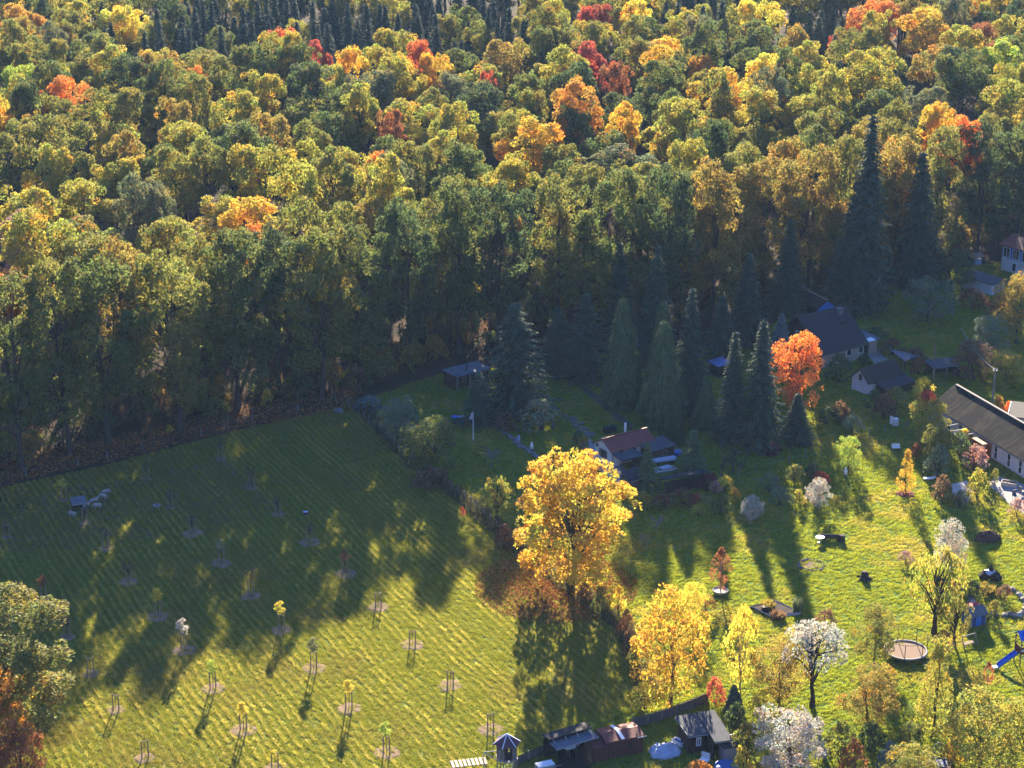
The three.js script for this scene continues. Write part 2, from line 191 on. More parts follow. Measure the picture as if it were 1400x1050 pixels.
for (let k = 0; k < 4; k++) proto.garden.push(broadleaf(300 + k, { h: 8, y0: 0.3, r: 3.3, boughs: 17, bough: 1.15, puffs: 170, pr: [0.38, 0.75], per: 105, leaf: 0.24, lobes: 7, hue: 0.3, alt: [0.1, 1.4, 1.1, 0.8], shape: 'round', limbs: 14, trunk: 0.17 }));
for (let k = 0; k < 4; k++) proto.shrub.push(broadleaf(400 + k, { h: 2, y0: 0.05, r: 1.25, puffs: 34, pr: [0.24, 0.44], per: 160, leaf: 0.2, lobes: 6, hue: 0.35, alt: [0.1, 1.4, 1.1, 0.8], shape: 'shrub', limbs: 12, trunk: 0.035, stems: true }));
for (let k = 0; k < 2; k++) proto.birch.push(broadleaf(500 + k, { h: 10, y0: 1.2, r: 2.4, puffs: 80, pr: [0.35, 0.75], per: 60, leaf: 0.28, lobes: 9, hue: 0.25, alt: [0.1, 1.4, 1, 0.8], shape: 'spindle', hang: 0.4, limbs: 22, trunk: 0.13 }));
for (let k = 0; k < 3; k++) proto.spruce.push(conifer(600 + k, { h: 20, y0: 0.8, r: 3.3, droop: 0.42, nb: 11, gap: 0.5, spray: 0.62, pow: 0.9, curtain: true }));
for (let k = 0; k < 2; k++) proto.fir.push(conifer(640 + k, { h: 15, y0: 0.6, r: 5, droop: 0.2, nb: 12, gap: 0.55, spray: 0.7, pow: 0.75 }));
for (let k = 0; k < 2; k++) proto.thuja.push(thuja(660 + k, { h: 14, y0: 0.1, r: 3.1, n: 8500, leaf: 0.42 }));
for (let k = 0; k < 2; k++) proto.low.push(conifer(680 + k, { h: 6, y0: 0.2, r: 1.7, droop: 0.3, nb: 10, gap: 0.28, spray: 0.4, step: 0.28, pow: 0.9 }));
for (let k = 0; k < 3; k++) proto.young.push(broadleaf(700 + k, { h: 3.6, y0: 1.9, r: 0.62, puffs: 22, pr: [0.2, 0.38], per: 230, leaf: 0.17, lobes: 4, shape: 'round', limbs: 8, trunk: 0.035 }));
for (let k = 0; k < 2; k++) proto.umbrella.push(broadleaf(720 + k, { h: 8, y0: 4.2, r: 4.4, puffs: 90, pr: [0.4, 0.8], per: 75, leaf: 0.24, lobes: 8, shape: 'umbrella', tpow: 1.1, limbs: 26, trunk: 0.28 }));
for (let k = 0; k < 2; k++) proto.willow.push(broadleaf(740 + k, { h: 9, y0: 1.6, r: 4, puffs: 75, pr: [0.4, 0.85], per: 46, leaf: 0.28, lobes: 8, hue: 0.3, alt: [0.2, 0.8, 0.6, 0.7], shape: 'round', hang: 0.55, limbs: 30, trunk: 0.3 }));
for (let k = 0; k < 2; k++) proto.cone.push(broadleaf(790 + k, { h: 9, y0: 0.2, r: 2.5, puffs: 130, pr: [0.35, 0.7], per: 95, leaf: 0.22, lobes: 9, hue: 0.3, alt: [0.1, 1.3, 1, 0.8], shape: 'cone', tpow: 1.1, limbs: 10, trunk: 0.14 }));
function bareTree(seed, h, r) { const R = rng(seed), T = new Tubes(), C = new Cards(); T.add([[0, -0.1, 0], [0.03, h * 0.4, 0], [0, h * 0.75, 0.04]], [h * 0.013, h * 0.009, h * 0.004], 6); for (let k = 0; k < 34; k++) { const y = h * (0.3 + 0.45 * R()), a = R() * 6.28, l = r * (0.5 + 0.6 * R()), up = h * 0.24 * (0.4 + R()); const m = [Math.cos(a) * l * 0.5, y + up * 0.6, Math.sin(a) * l * 0.5], e = [Math.cos(a) * l, y + up, Math.sin(a) * l]; T.add([[0, y, 0], m, e], [h * 0.005, h * 0.003, 0.004], 4); for (let q = 0; q < 3; q++) { const a2 = a + (R() - 0.5) * 1.6; T.add([m, [m[0] + Math.cos(a2) * l * 0.5, m[1] + up * 0.5 * R() + 0.1, m[2] + Math.sin(a2) * l * 0.5]], [h * 0.0025, 0.004], 3); } for (let q = 0; q < 4; q++) C.add(e[0] + (R() - 0.5) * 0.3, e[1] + (R() - 0.5) * 0.3, e[2] + (R() - 0.5) * 0.3, R() - 0.5, R() - 0.5, R() - 0.5, R() - 0.5, 1, R() - 0.5, 0.14, 0.08, 1, 1, 1); } return { crown: C.geo(), trunk: T.geo(), h, w: 2 * r }; }
for (let k = 0; k < 2; k++) proto.bare.push(bareTree(760 + k, 3.2, 0.8));
// clumps of upright blades for flower beds and tall grass
for (let k = 0; k < 2; k++) { const R = rng(780 + k), C = new Cards(), T = new Tubes(); for (let j = 0; j < 260; j++) { const a = R() * 6.28, r = 0.6 * Math.sqrt(R()), l = 0.5 + 0.7 * R(), t = 0.15 + 0.5 * R(); C.add(Math.cos(a) * r * 1.2, l * 0.45, Math.sin(a) * r * 1.2, Math.cos(a) * t, 1, Math.sin(a) * t, Math.sin(a) + R() - 0.5, 0.2, Math.cos(a) + R() - 0.5, l, 0.09, 0.8 + 0.4 * R(), 0.8 + 0.4 * R(), 0.9); } T.add([[0, -0.1, 0], [0, 0.3, 0]], [0.08, 0.03], 5); proto.tuft.push({ crown: C.geo(), trunk: T.geo(), h: 1.2, w: 1.6 }); }

let plantCount = 0;
const plantR = rng(4242);
function plant(kind, name, label, category, mat, x, z, h, w, group, bark = M.bark) {
  const list = proto[kind], pr = list[plantCount++ % list.length], o = thing(name, label, category, x, z, plantR() * 6.283, group);
  o.scale.set(w / pr.w, h / pr.h, w / pr.w);
  part(o, kind === 'shrub' || kind === 'tuft' || kind === 'bare' ? 'stems' : 'trunk', pr.trunk, bark); part(o, kind === 'shrub' || kind === 'tuft' || kind === 'bare' ? 'foliage' : 'crown', pr.crown, L[mat]);
  return o;
}

// ---------------------------------------------------------------- the ground
const rowDir = [0.437, 0.9]; // the orchard's rows and the mower's passes run this way
function sheet(name, poly, y, mat, rows = false) {
  const s = new THREE.Shape(poly.map(([x, z]) => new THREE.Vector2(x, -z))), g = new THREE.ShapeGeometry(s); g.rotateX(-Math.PI / 2); g.translate(0, y, 0);
  const p = g.attributes.position, uv = new Float32Array(p.count * 2);
  for (let i = 0; i < p.count; i++) { const x = p.getX(i), z = p.getZ(i); uv[i * 2] = rows ? x * rowDir[0] + z * rowDir[1] : x; uv[i * 2 + 1] = rows ? -x * rowDir[1] + z * rowDir[0] : z; }
  g.setAttribute('uv', new THREE.BufferAttribute(uv, 2)); g.userData.uv = true;
  const m = new THREE.Mesh(g, mat); m.name = name; m.receiveShadow = m.castShadow = true; m.userData.kind = 'structure'; scene.add(m); return m;
}
// ragged outline between the corners of a patch of ground
function ragged(poly, step, amp, seed) { const R = rng(seed), out = []; poly.forEach(([x, z], i) => { const [a, b] = poly[(i + 1) % poly.length], n = Math.max(1, Math.round(Math.hypot(a - x, b - z) / step)); for (let k = 0; k < n; k++) { const t = k / n; out.push([x + (a - x) * t + (R() - 0.5) * amp, z + (b - z) * t + (R() - 0.5) * amp]); } }); return out; }
const litterTex = tex(1024, (u, v) => { const a = fbm(u, v, 8, 6, 50), b = fbm(u, v, 128, 3, 61); return mix3(mix3([0.03, 0.02, 0.015], [0.075, 0.043, 0.027], b), [0.028, 0.03, 0.014], sst(a, 0.5, 0.7)); }, true);
const meadowTex = tex(2048, (u, v) => {
  const w = fbm(u, v, 6, 4, 70), line = (v * 72 + w * 1.2) % 1, swath = sst(Math.abs(line - 0.5) * 2, 0.55, 0.95), fine = fbm(u * 1, v * 1, 256, 3, 81), streak = fbm(u * 0.25, v, 256, 2, 84), patch = fbm(u, v, 10, 5, 90);
  let c = mix3([0.075, 0.115, 0.024], [0.15, 0.17, 0.035], fine); c = mix3(c, [0.26, 0.22, 0.07], (0.25 + 0.55 * streak) * swath * 0.8); return mix3(c, [0.2, 0.16, 0.05], sst(patch, 0.55, 0.8) * 0.6);
}, true);
const meadowBump = tex(2048, (u, v) => { const w = fbm(u, v, 6, 4, 70), line = (v * 72 + w * 1.2) % 1; return 0.5 * sst(Math.abs(line - 0.5) * 2, 0.3, 1) * fbm(u * 0.25, v, 128, 2, 84) + 0.5 * fbm(u, v, 256, 2, 81); });
const lawnTex = tex(1024, (u, v) => { const fine = fbm(u, v, 128, 3, 101), patch = fbm(u, v, 7, 5, 110); return mix3(mix3([0.06, 0.115, 0.02], [0.12, 0.17, 0.03], fine), [0.19, 0.15, 0.045], sst(patch, 0.52, 0.78) * 0.75); }, true);
const lawnBump = tex(1024, (u, v) => fbm(u, v, 64, 4, 101));
M.litter = new THREE.MeshPhysicalMaterial({ specularIntensity: 0.05, map: rep(litterTex, 1 / 24), roughness: 1, bumpMap: rep(lawnBump, 1 / 14), bumpScale: 0.15 });
M.meadow = new THREE.MeshPhysicalMaterial({ specularIntensity: 0.05, map: rep(meadowTex, 1 / 64), bumpMap: rep(meadowBump, 1 / 64), bumpScale: 0.12, roughness: 1 });
M.lawn = new THREE.MeshPhysicalMaterial({ specularIntensity: 0.05, map: rep(lawnTex, 1 / 34), bumpMap: rep(lawnBump, 1 / 17), bumpScale: 0.15, roughness: 1 });
M.pasture = new THREE.MeshPhysicalMaterial({ specularIntensity: 0.05, map: rep(tex(1024, (u, v) => mix3(mix3([0.07, 0.085, 0.03], [0.12, 0.11, 0.05], fbm(u, v, 128, 3, 131)), [0.12, 0.085, 0.06], sst(fbm(u, v, 8, 5, 133), 0.4, 0.65)), true), 1 / 30), bumpMap: rep(lawnBump, 1 / 17), bumpScale: 0.15, roughness: 1 });
M.paving = std(0.34, 0.31, 0.29, 0.9, { map: rep(grainTex, 1 / 2) });
{ const g = new THREE.PlaneGeometry(4000, 4000); g.rotateX(-Math.PI / 2); g.translate(0, 0, -1200); const m = new THREE.Mesh(metric(g), M.litter); m.name = 'ground'; m.receiveShadow = true; m.userData.kind = 'structure'; scene.add(m); }
const meadowPoly = [[-73.14,-241.07],[-66.02,-246.3],[-54.2,-253.76],[-37.45,-267.09],[-22.98,-276.88],[-13.62,-255.3],[-5.55,-240.61],[0.44,-228.17],[5.93,-217.57],[12.16,-206.34],[14.02,-190.46],[5.14,-183.19],[-0.72,-177.9],[-7.03,-173.79],[-13.62,-167.28],[-55.83,-167.28]];
const gardenPoly = [[-22.61,-277.47],[-10.88,-289.87],[0,-293.78],[14.53,-298.81],[35.17,-303.98],[44.96,-318.6],[58.8,-331.23],[76.03,-343.91],[98.91,-354.23],[54.47,-167.28],[-13.62,-167.28],[-7.03,-173.79],[-0.72,-177.9],[5.14,-183.19],[14.02,-190.46],[12.16,-206.34],[5.93,-217.57],[0.44,-228.17],[-5.55,-240.61],[-13.62,-255.3]];
const pasturePoly = [[-66.47,-225.64],[-67.94,-238.76],[-60.06,-244.86],[-49.55,-249.24],[-38.92,-255.3],[-34.9,-250.23],[-29.53,-240.14],[-33.28,-233.14],[-46.14,-229.45],[-56.33,-227.32]];
sheet('meadow', meadowPoly, 0.02, M.meadow, true);
sheet('garden_lawn', gardenPoly, 0.024, M.lawn);
sheet('pasture', ragged(pasturePoly, 2, 1, 5), 0.028, M.pasture);
sheet('soil_patch', ragged([[-68.14,-247.27],[-64.88,-248.74],[-61.27,-244.38],[-60.16,-240.14],[-62.33,-238.3],[-66.13,-236.94]], 1.5, 0.5, 6), 0.034, M.soil);
sheet('trampled_path', ragged([[-60.53,-242.72],[-60.01,-244.62],[-49.6,-249.49],[-38.99,-255.81],[-36.91,-254.78],[-33.43,-248.25],[-29.09,-239.45],[-29.75,-238.76],[-33.96,-246.3],[-37.14,-252.74],[-38.72,-253.76],[-49.26,-247.52]], 1.5, 0.6, 7), 0.034, std(0.14, 0.095, 0.07, 1, { map: rep(grainTex, 1 / 3) }));
const terracePoly = [[9.26,-262.15],[10.81,-263.78],[13.37,-254.01],[14.57,-254.78],[15.83,-249.49],[13.82,-247.27],[11.11,-253.25]], patioPoly = [[61.54,-248.25],[63.41,-250.73],[67.91,-246.3],[65.46,-236.03],[63.21,-240.14]], deckPoly = [[4.5,-181.02],[8.45,-183.63],[9.24,-179.59],[7.07,-175.15],[3.85,-173.12]], sandPoly = [[56.88,-247.76],[59.22,-248.99],[59.22,-245.34],[57.59,-241.07],[56.3,-242.95]], gravelPoly = [[7.82,-289.23],[8.92,-289.87],[17.1,-268.78],[16.37,-266.54]], slabPoly = [[54.14,-300.51],[56.61,-301.2],[57.03,-296.44],[54.71,-294.44]];
sheet('terrace', terracePoly, 0.03, M.paving); sheet('patio', patioPoly, 0.03, M.paving); sheet('deck', deckPoly, 0.03, M.woodDark); sheet('gravel_patch', ragged(sandPoly, 0.6, 0.25, 9), 0.032, std(0.5, 0.46, 0.42, 0.95, { map: rep(grainTex, 1) })); sheet('garden_path', ragged(gravelPoly, 1, 0.3, 10), 0.03, std(0.075, 0.08, 0.06, 0.95, { map: rep(grainTex, 1) })); sheet('paved_yard', slabPoly, 0.03, M.paving);
const noGrass = [terracePoly, patioPoly, deckPoly, sandPoly, gravelPoly, slabPoly];

// grass: tufts of blades over meadow and lawns
function tuftGeo(seed, n, spread, hh, ww) { const R = rng(seed), p = []; for (let k = 0; k < n; k++) { const a = R() * 6.283, r = spread * Math.sqrt(R()), x = Math.cos(a) * r, z = Math.sin(a) * r, b = R() * 6.283, w = ww * (0.6 + 0.8 * R()), h = hh * (0.6 + 0.8 * R()), l = h * 0.9, t = R() * 6.283; p.push(x - Math.cos(b) * w / 2, 0, z - Math.sin(b) * w / 2, x + Math.cos(b) * w / 2, 0, z + Math.sin(b) * w / 2, x + Math.cos(t) * l * 0.6, h, z + Math.sin(t) * l * 0.6); } const g = new THREE.BufferGeometry(); g.setAttribute('position', new THREE.Float32BufferAttribute(p, 3)); return g; }
const grassMat = new THREE.MeshPhysicalMaterial({ color: lin(1, 1, 1), transmission: 0.5, roughness: 0.95, thickness: 0, specularIntensity: 0.15 });
function grassOver(name, poly, label, seed, count, colour, avoid, geo, rows = false) {
  const R = rng(seed), xs = poly.map((q) => q[0]), zs = poly.map((q) => q[1]), x0 = Math.max(-72, Math.min(...xs)), x1 = Math.min(98, Math.max(...xs)), z0 = Math.min(...zs), z1 = Math.min(-168, Math.max(...zs)), pts = [];
  for (let k = 0; k < count; k++) { const x = x0 + (x1 - x0) * R(), z = z0 + (z1 - z0) * R(); if (Math.abs(x) > -z * 0.25 + 6 || !inside(poly, x, z) || avoid.some((q) => inside(q, x, z))) continue; pts.push([x, z]); }
  const m = new THREE.InstancedMesh(geo, grassMat, pts.length), o = new THREE.Object3D(), c = new THREE.Color();
  pts.forEach(([x, z], i) => { const s = 0.75 + 0.6 * R(), tall = colour(c, x, z, R) ?? 1; o.position.set(x, 0.02, z); o.rotation.y = rows ? 0.452 + (R() - 0.5) * 0.5 : R() * 6.283; o.scale.set(rows ? s * 0.55 : s, s * (0.7 + 0.7 * R()) * tall, rows ? s * 1.7 : s); o.updateMatrix(); m.setMatrixAt(i, o.matrix); m.setColorAt(i, c); });
  m.name = name; m.castShadow = m.receiveShadow = true; tag(m, label, 'grass', null, 'stuff'); scene.add(m);
}
const grassGeo = tuftGeo(11, 14, 0.32, 0.12, 0.07);
grassOver('meadow_grass', meadowPoly, 'mown grass of the orchard meadow in parallel swaths', 21, 190000, (c, x, z, R) => { const u = (x * rowDir[0] + z * rowDir[1]) / 64, v = (-x * rowDir[1] + z * rowDir[0]) / 64, w = fbm(u, v, 6, 4, 70), q = v * 72 + w * 1.2, line = ((q % 1) + 1) % 1, k0 = lattice[(Math.floor(q) * 37 + 5000) & 65535], sw = sst(Math.abs(line - 0.5) * 2, 0.35, 0.95) * (0.15 + 0.85 * k0) * (0.5 + 0.8 * vnoise(u * 60, v * 60, 64, 12)), pa = sst(fbm(u, v, 10, 5, 90), 0.5, 0.75), l = 0.8 + 0.4 * R(); const k = mix3(mix3([0.27, 0.285, 0.026], [0.58, 0.49, 0.1], sw), [0.3, 0.24, 0.05], pa * 0.45); c.setRGB(k[0] * l, k[1] * l, k[2] * l); return 0.78 + 0.42 * sw; }, [], grassGeo, true);
grassOver('garden_grass', gardenPoly, 'short grass of the garden lawns', 22, 230000, (c, x, z, R) => { const pa = sst(fbm(x / 34, z / 34, 7, 5, 110), 0.48, 0.75), l = 0.7 + 0.6 * R(), k = mix3([0.28, 0.31, 0.022], [0.46, 0.38, 0.055], pa * 0.85); c.setRGB(k[0] * l, k[1] * l, k[2] * l); }, noGrass, grassGeo);
const longGeo = tuftGeo(12, 14, 0.3, 0.5, 0.07);
{ // unmown strips along the fences
  const strip = [[-22.61,-277.47],[-13.62,-255.3],[-5.55,-240.61],[0.44,-228.17],[5.93,-217.57],[12.16,-206.34],[14.02,-190.46]], R = rng(31), pts = []; for (let k = 0; k < 2600; k++) { const t = R() * (strip.length - 1), i = Math.floor(t), q = t - i; pts.push([strip[i][0] + (strip[i + 1][0] - strip[i][0]) * q + (R() - 0.3) * 2.2, strip[i][1] + (strip[i + 1][1] - strip[i][1]) * q + (R() - 0.5) * 2]); }
  const m = new THREE.InstancedMesh(longGeo, grassMat, pts.length), o = new THREE.Object3D(), c = new THREE.Color(); pts.forEach(([x, z], i) => { o.position.set(x, 0.02, z); o.rotation.y = R() * 6.28; const s = 0.7 + 0.8 * R(); o.scale.set(s, s, s); o.updateMatrix(); m.setMatrixAt(i, o.matrix); const l = 0.6 + 0.7 * R(); c.setRGB(0.14 * l, 0.13 * l, 0.05 * l); m.setColorAt(i, c); }); m.name = 'tall_grass'; tag(m, 'unmown tall grass along the meadow fence', 'grass', null, 'stuff'); scene.add(m);
}
{ // fallen leaves under the big yellow tree and along the forest edge
  const R = rng(41), g = new THREE.BufferGeometry(); g.setAttribute('position', new THREE.Float32BufferAttribute([-0.1, 0, 0, 0, 0.04, 0.09, 0.1, 0, 0, -0.1, 0, 0, 0.1, 0, 0, 0, 0.05, -0.09], 3)); const spots = []; const [cx, cz] = [6.09,-216.98];
  for (let k = 0; k < 9000; k++) { const a = R() * 6.28, r = 9.5 * Math.pow(R(), 0.7); spots.push([cx - 1 + Math.cos(a) * r, cz + Math.sin(a) * r]); }
  const edge = [[-67.05,-250.73],[-54.18,-258.95],[-37.94,-271.05],[-23.07,-278.07]]; for (let k = 0; k < 7000; k++) { const t = R() * 3, i = Math.floor(t), q = t - i; spots.push([edge[i][0] + (edge[i + 1][0] - edge[i][0]) * q + (R() - 0.5) * 3, edge[i][1] + (edge[i + 1][1] - edge[i][1]) * q + (R() - 0.6) * 9]); }
  const m = new THREE.InstancedMesh(g, new THREE.MeshPhysicalMaterial({ color: lin(1, 1, 1), roughness: 0.95, transmission: 0.3, thickness: 0, specularIntensity: 0.1 }), spots.length), o = new THREE.Object3D(), c = new THREE.Color(), pal = [[0.4, 0.14, 0.04], [0.3, 0.1, 0.04], [0.46, 0.26, 0.05], [0.2, 0.09, 0.05]];
  spots.forEach(([x, z], i) => { o.position.set(x, 0.06 + 0.1 * R(), z); o.rotation.set((R() - 0.5) * 1.2, R() * 6.28, (R() - 0.5) * 1.2); const s = 0.7 + 0.9 * R(); o.scale.set(s, s, s); o.updateMatrix(); m.setMatrixAt(i, o.matrix); c.setRGB(...pal[Math.floor(R() * 4)]); m.setColorAt(i, c); }); m.name = 'fallen_leaves'; tag(m, 'fallen orange and brown leaves lying in the grass', 'leaves', null, 'stuff'); scene.add(m);
}

// ---------------------------------------------------------------- the forest
const edgeLine = [[-77.08,-245.34],[-67.64,-253.25],[-54.77,-262.15],[-38.22,-273.35],[-23.18,-279.58],[-16.81,-288.91],[-11.14,-297.79],[-1.13,-301.2],[2.87,-308.24],[10.36,-308.96],[14.78,-304.69],[28.9,-310.41],[42.04,-324.02],[52.8,-332.05],[69.38,-342.17],[81.99,-354.23],[92.74,-361.27],[108.58,-371.06]];
const forest = []; // [x, z, clearance]
const free = (x, z, d) => forest.every(([a, b, e]) => (a - x) ** 2 + (b - z) ** 2 > ((d + e) / 2) ** 2);
const wood = { green: 'green beech', olive: 'olive green oak', yellowgreen: 'yellowing oak', deep: 'dark green beech', grey: 'pale grey green poplar', ochre: 'ochre oak', gold: 'golden maple', yellow: 'bright yellow maple', amber: 'amber beech', orange: 'orange beech', redorange: 'red orange maple', rust: 'rust brown beech', red: 'deep red maple', pink: 'pale pink tree', lime: 'lime green tree', brown: 'brown oak' };
function forestTree(mat, x, z, h, w, kind = 'canopy', label) {
  const oak = ['green', 'olive', 'yellowgreen', 'deep', 'ochre', 'brown'].includes(mat);
  forest.push([x, z, w * 0.85]);
  return plant(kind, mat === 'green' || mat === 'deep' ? 'beech_tree' : oak ? 'oak_tree' : 'autumn_tree', label ?? (kind === 'edge' ? 'tall ' + wood[mat] + ' at the forest edge, leafy almost to the ground' : wood[mat] + ' in the closed canopy of the forest'), 'tree', mat, x, z, h, w, (kind === 'edge' ? 'forest edge trees, ' : 'forest canopy trees, ') + wood[mat]);
}
// the front row: bases along the forest edge
for (const [mat, x, z, h, w] of [['green', -64.63,-252.74,27.18,11.19], ['olive', -70.63,-247.76,27.45,10.81], ['green', -54.72,-261.88,28.01,12.34], ['olive', -59.39,-257.9,27.59,10.6], ['olive', -45.97,-266.54,27.27,11.72], ['green', -39.03,-275.7,27.25,12.07], ['deep', -33.74,-280.79,26.36,11.42], ['olive', -27.39,-279.58,26.49,11.59], ['green', -22.17,-283.24,25.04,11.08], ['deep', -15.41,-293.78,26.97,10.13], ['green', -8.05,-299.15,28.02,10.63], ['deep', -2.03,-301.55,27.63,10.82], ['olive', 6.93,-310.05,26.17,10.62], ['green', 15.38,-305.39,28.25,11.17], ['deep', 23.55,-308.24,28.23,10.57], ['ochre', 32.02,-312.98,27.76,10.71], ['ochre', 41.02,-325.6,25.52,11.1], ['ochre', 49.4,-329.6,26.38,10.73], ['olive', 56.73,-333.7,26.64,10.61], ['ochre', 64.37,-338.73,25.97,10.5], ['olive', 73.03,-344.78,25.97,10.41], ['deep', 82.16,-351.94,25.24,10.87], ['green', 91.13,-358.9,24.73,11.06], ['deep', 99.96,-363.67,23.68,11.2]]) forestTree(mat, x, z, h, w, 'edge');
// trees picked out by their colour, each where its crown rises out of the canopy
for (const [mat, label, x, z, h, w] of [
  ['redorange', 'red orange maple standing out before the dark spruces', -49.53,-444.62,24,10.38], ['red', 'small red maple beside a red orange one before the spruces', -42.28,-438.44,22,7.15], ['orange', 'round orange beech alone among green oaks', -85.22,-390.38,24,9.47], ['amber', 'wide amber tree at the far forest end', -111.93,-470.46,24,12.93],
  ['redorange', 'red orange tree between yellow crowns below the spruces', -19.62,-432.68,24,8.58], ['red', 'small dark red crown wedged between green oaks', -5.12,-410.79,21,4.68], ['red', 'wide red crown at the far edge of the wood', 19.22,-474.38,24,10.36], ['yellow', 'bright yellow crown right behind a wide red one', 29.2,-482.42,24,10.19], ['red', 'tall red maple among pale oaks', 15.11,-426.12,24,9.37], ['rust', 'rust coloured crown touching a tall red maple', 21.02,-416.19,22,7.11],
  ['gold', 'broad golden maple in the middle of the wood', 30.76,-422.91,24,11.1], ['amber', 'amber crown leaning on a broad golden maple', 38.54,-425.46,22,7.56], ['pink', 'pale pink tree standing among dark young spruces', 64.97,-449.13,20,5.41], ['red', 'tiny red crown sticking out of the spruces', 73.88,-474.18,17,2.69], ['pink', 'pink crown on the front of a yellow tree', 54.6,-426.34,20,6.67], ['yellow', 'domed yellow tree before the young spruces', 51.33,-418.72,23,11.9],
  ['orange', 'large orange beech at the far end of the wood', 84.22,-478.37,24,14.49], ['gold', 'large golden oak leaning over the spruces', 92.29,-460.76,25,15.6], ['rust', 'rust red crown beside a large golden oak', 104.79,-459.21,23,9.08], ['lime', 'vivid lime green tree rising above the right forest edge', 102.82,-427.75,24,11.53], ['yellow', 'loose yellow tree against dark spruces', 57.5,-480.38,24,10.49], ['grey', 'rounded grey green crown next to loose yellow tree', 42.29,-460.91,24,12.04], ['green', 'round green oak beside the young spruces', 54.93,-450.18,23,11.78],
  ['red', 'slim red crown deep between two oaks', -75.48,-320.36,20,3.73], ['rust', 'rust brown crown low among green oaks', -66.37,-305.47,20,6.69], ['ochre', 'ochre crown between pale green oaks', -42.61,-362.22,24,9.87], ['rust', 'rust orange crown behind dark oaks', -21.97,-371.28,22,6.66], ['orange', 'orange crown peeping over a pale poplar', -23.28,-348.52,20,5.79], ['orange', 'orange tuft at the top of a dark edge oak', -37.99,-292.95,23,4.28], ['flame', 'glowing orange crown at the edge behind the spruces', 79.07,-356.34,24,8.19], ['gold', 'golden crown left of a glowing orange one', 78.13,-372.89,23,7.48],
  ['amber', 'amber crown in the shaded forest wall', 0.58,-316.38,17,5.08], ['pink', 'pinkish brown crown near the left forest edge', -75.01,-301.51,22,6.16], ['grey', 'pale silvery poplar standing proud of dark oaks', -19.22,-332.5,23,9.37], ['grey', 'grey crown among yellowing oaks', -56.13,-317.05,23,6.9], ['ochre', 'ochre oak behind the tall garden spruce', 47.04,-341.84,24,10.34], ['orange', 'orange crown in a hollow of the canopy', -63.79,-416.72,21,5.93], ['yellow', 'yellow crown next to the spruce stand', -88.72,-470.46,24,11.61], ['yellow', 'small yellow crown touching a round orange beech', -76.89,-380.51,23,5.44], ['lime', 'lime green crown at the left end of the wood', -98.05,-405.3,24,10.09], ['gold', 'golden crown over the dark central forest wall', 19.79,-368.28,24,7.91], ['gold', 'golden crown near the orange one in the middle', -15.73,-421.84,23,6.59],
]) { wood.flame = 'flame orange tree'; forestTree(mat, x, z, h, w, 'canopy', label); }
// the dark spruce stands at the back
const stands = [[[-96.52,-498.1],[-72.18,-513.04],[-26.32,-535.91],[7.37,-524.24],[5.74,-463.21],[-9.45,-444.06],[-27.96,-437.46],[-34.82,-425.57],[-52.82,-437.46],[-71.15,-445.74],[-77.88,-429.47],[-91.7,-445.74]], [[61.68,-499.22],[78.77,-520.22],[92.51,-499.22],[83.97,-436.8],[72.8,-425.29],[62.7,-429.06],[56.94,-444.8]], [[33.85,-535.91],[60.17,-535.91],[52.74,-482],[33.71,-477.17]]];
const FR = rng(900);
let spruces = 0;
for (let k = 0; k < 9000 && spruces < 170; k++) { const x = -130 + 260 * FR(), z = -330 - 230 * FR(), i = stands.findIndex((s) => inside(s, x, z)); if (i < 0 || !free(x, z, 4)) continue; forest.push([x, z, 4]); spruces++; const h = (i === 1 ? 15 : 19) + 5 * FR(); plant('spruce', 'spruce_tree', i === 1 ? 'young green spruce in the small stand beside the pale pink tree' : 'dark slender spruce in the stand at the back of the wood', 'tree', i === 1 ? 'thuja' : 'spruce', x, z, h, 7 + 1.8 * FR(), i === 1 ? 'young spruces in the small stand' : 'spruces in the back stand', M.barkDark); }
// all the other crowns of the wood
function edgeZ(x) { for (let i = 0; i < edgeLine.length - 1; i++) { const [a, b] = edgeLine[i], [c, d] = edgeLine[i + 1]; if (x >= a && x <= c) return b + ((d - b) * (x - a)) / (c - a); } return -330; }
const mixes = [['green', 0.22], ['olive', 0.3], ['yellowgreen', 0.24], ['deep', 0.06], ['ochre', 0.07], ['grey', 0.035], ['gold', 0.02], ['amber', 0.012]];
let crowns = 0;
for (let k = 0; k < 26000 && crowns < 480; k++) {
  const z = -265 - 345 * Math.pow(FR(), 0.9), x = (FR() * 2 - 1) * (-z * 0.25 + 9); if (z > edgeZ(x) - 6) continue; const w = 8.5 + 5 * FR(); if (!free(x, z, w * 0.8)) continue;
  let q = FR(), mat = 'olive'; for (const [m, s] of mixes) { if ((q -= s) < 0) { mat = m; break; } } if (vnoise(x / 26 + 9, z / 26 + 9, 64, 5) > 0.6 && FR() < 0.6) mat = 'yellowgreen';
  crowns++; const near = z > edgeZ(x) - 20, left = x < -15 ? 1.5 : 0; forestTree(near && mat === 'yellowgreen' ? 'olive' : mat, x, z, (near ? 22 + left : 20) + (near ? 4 : 6.5) * FR(), w, near ? 'edge' : 'canopy');
}

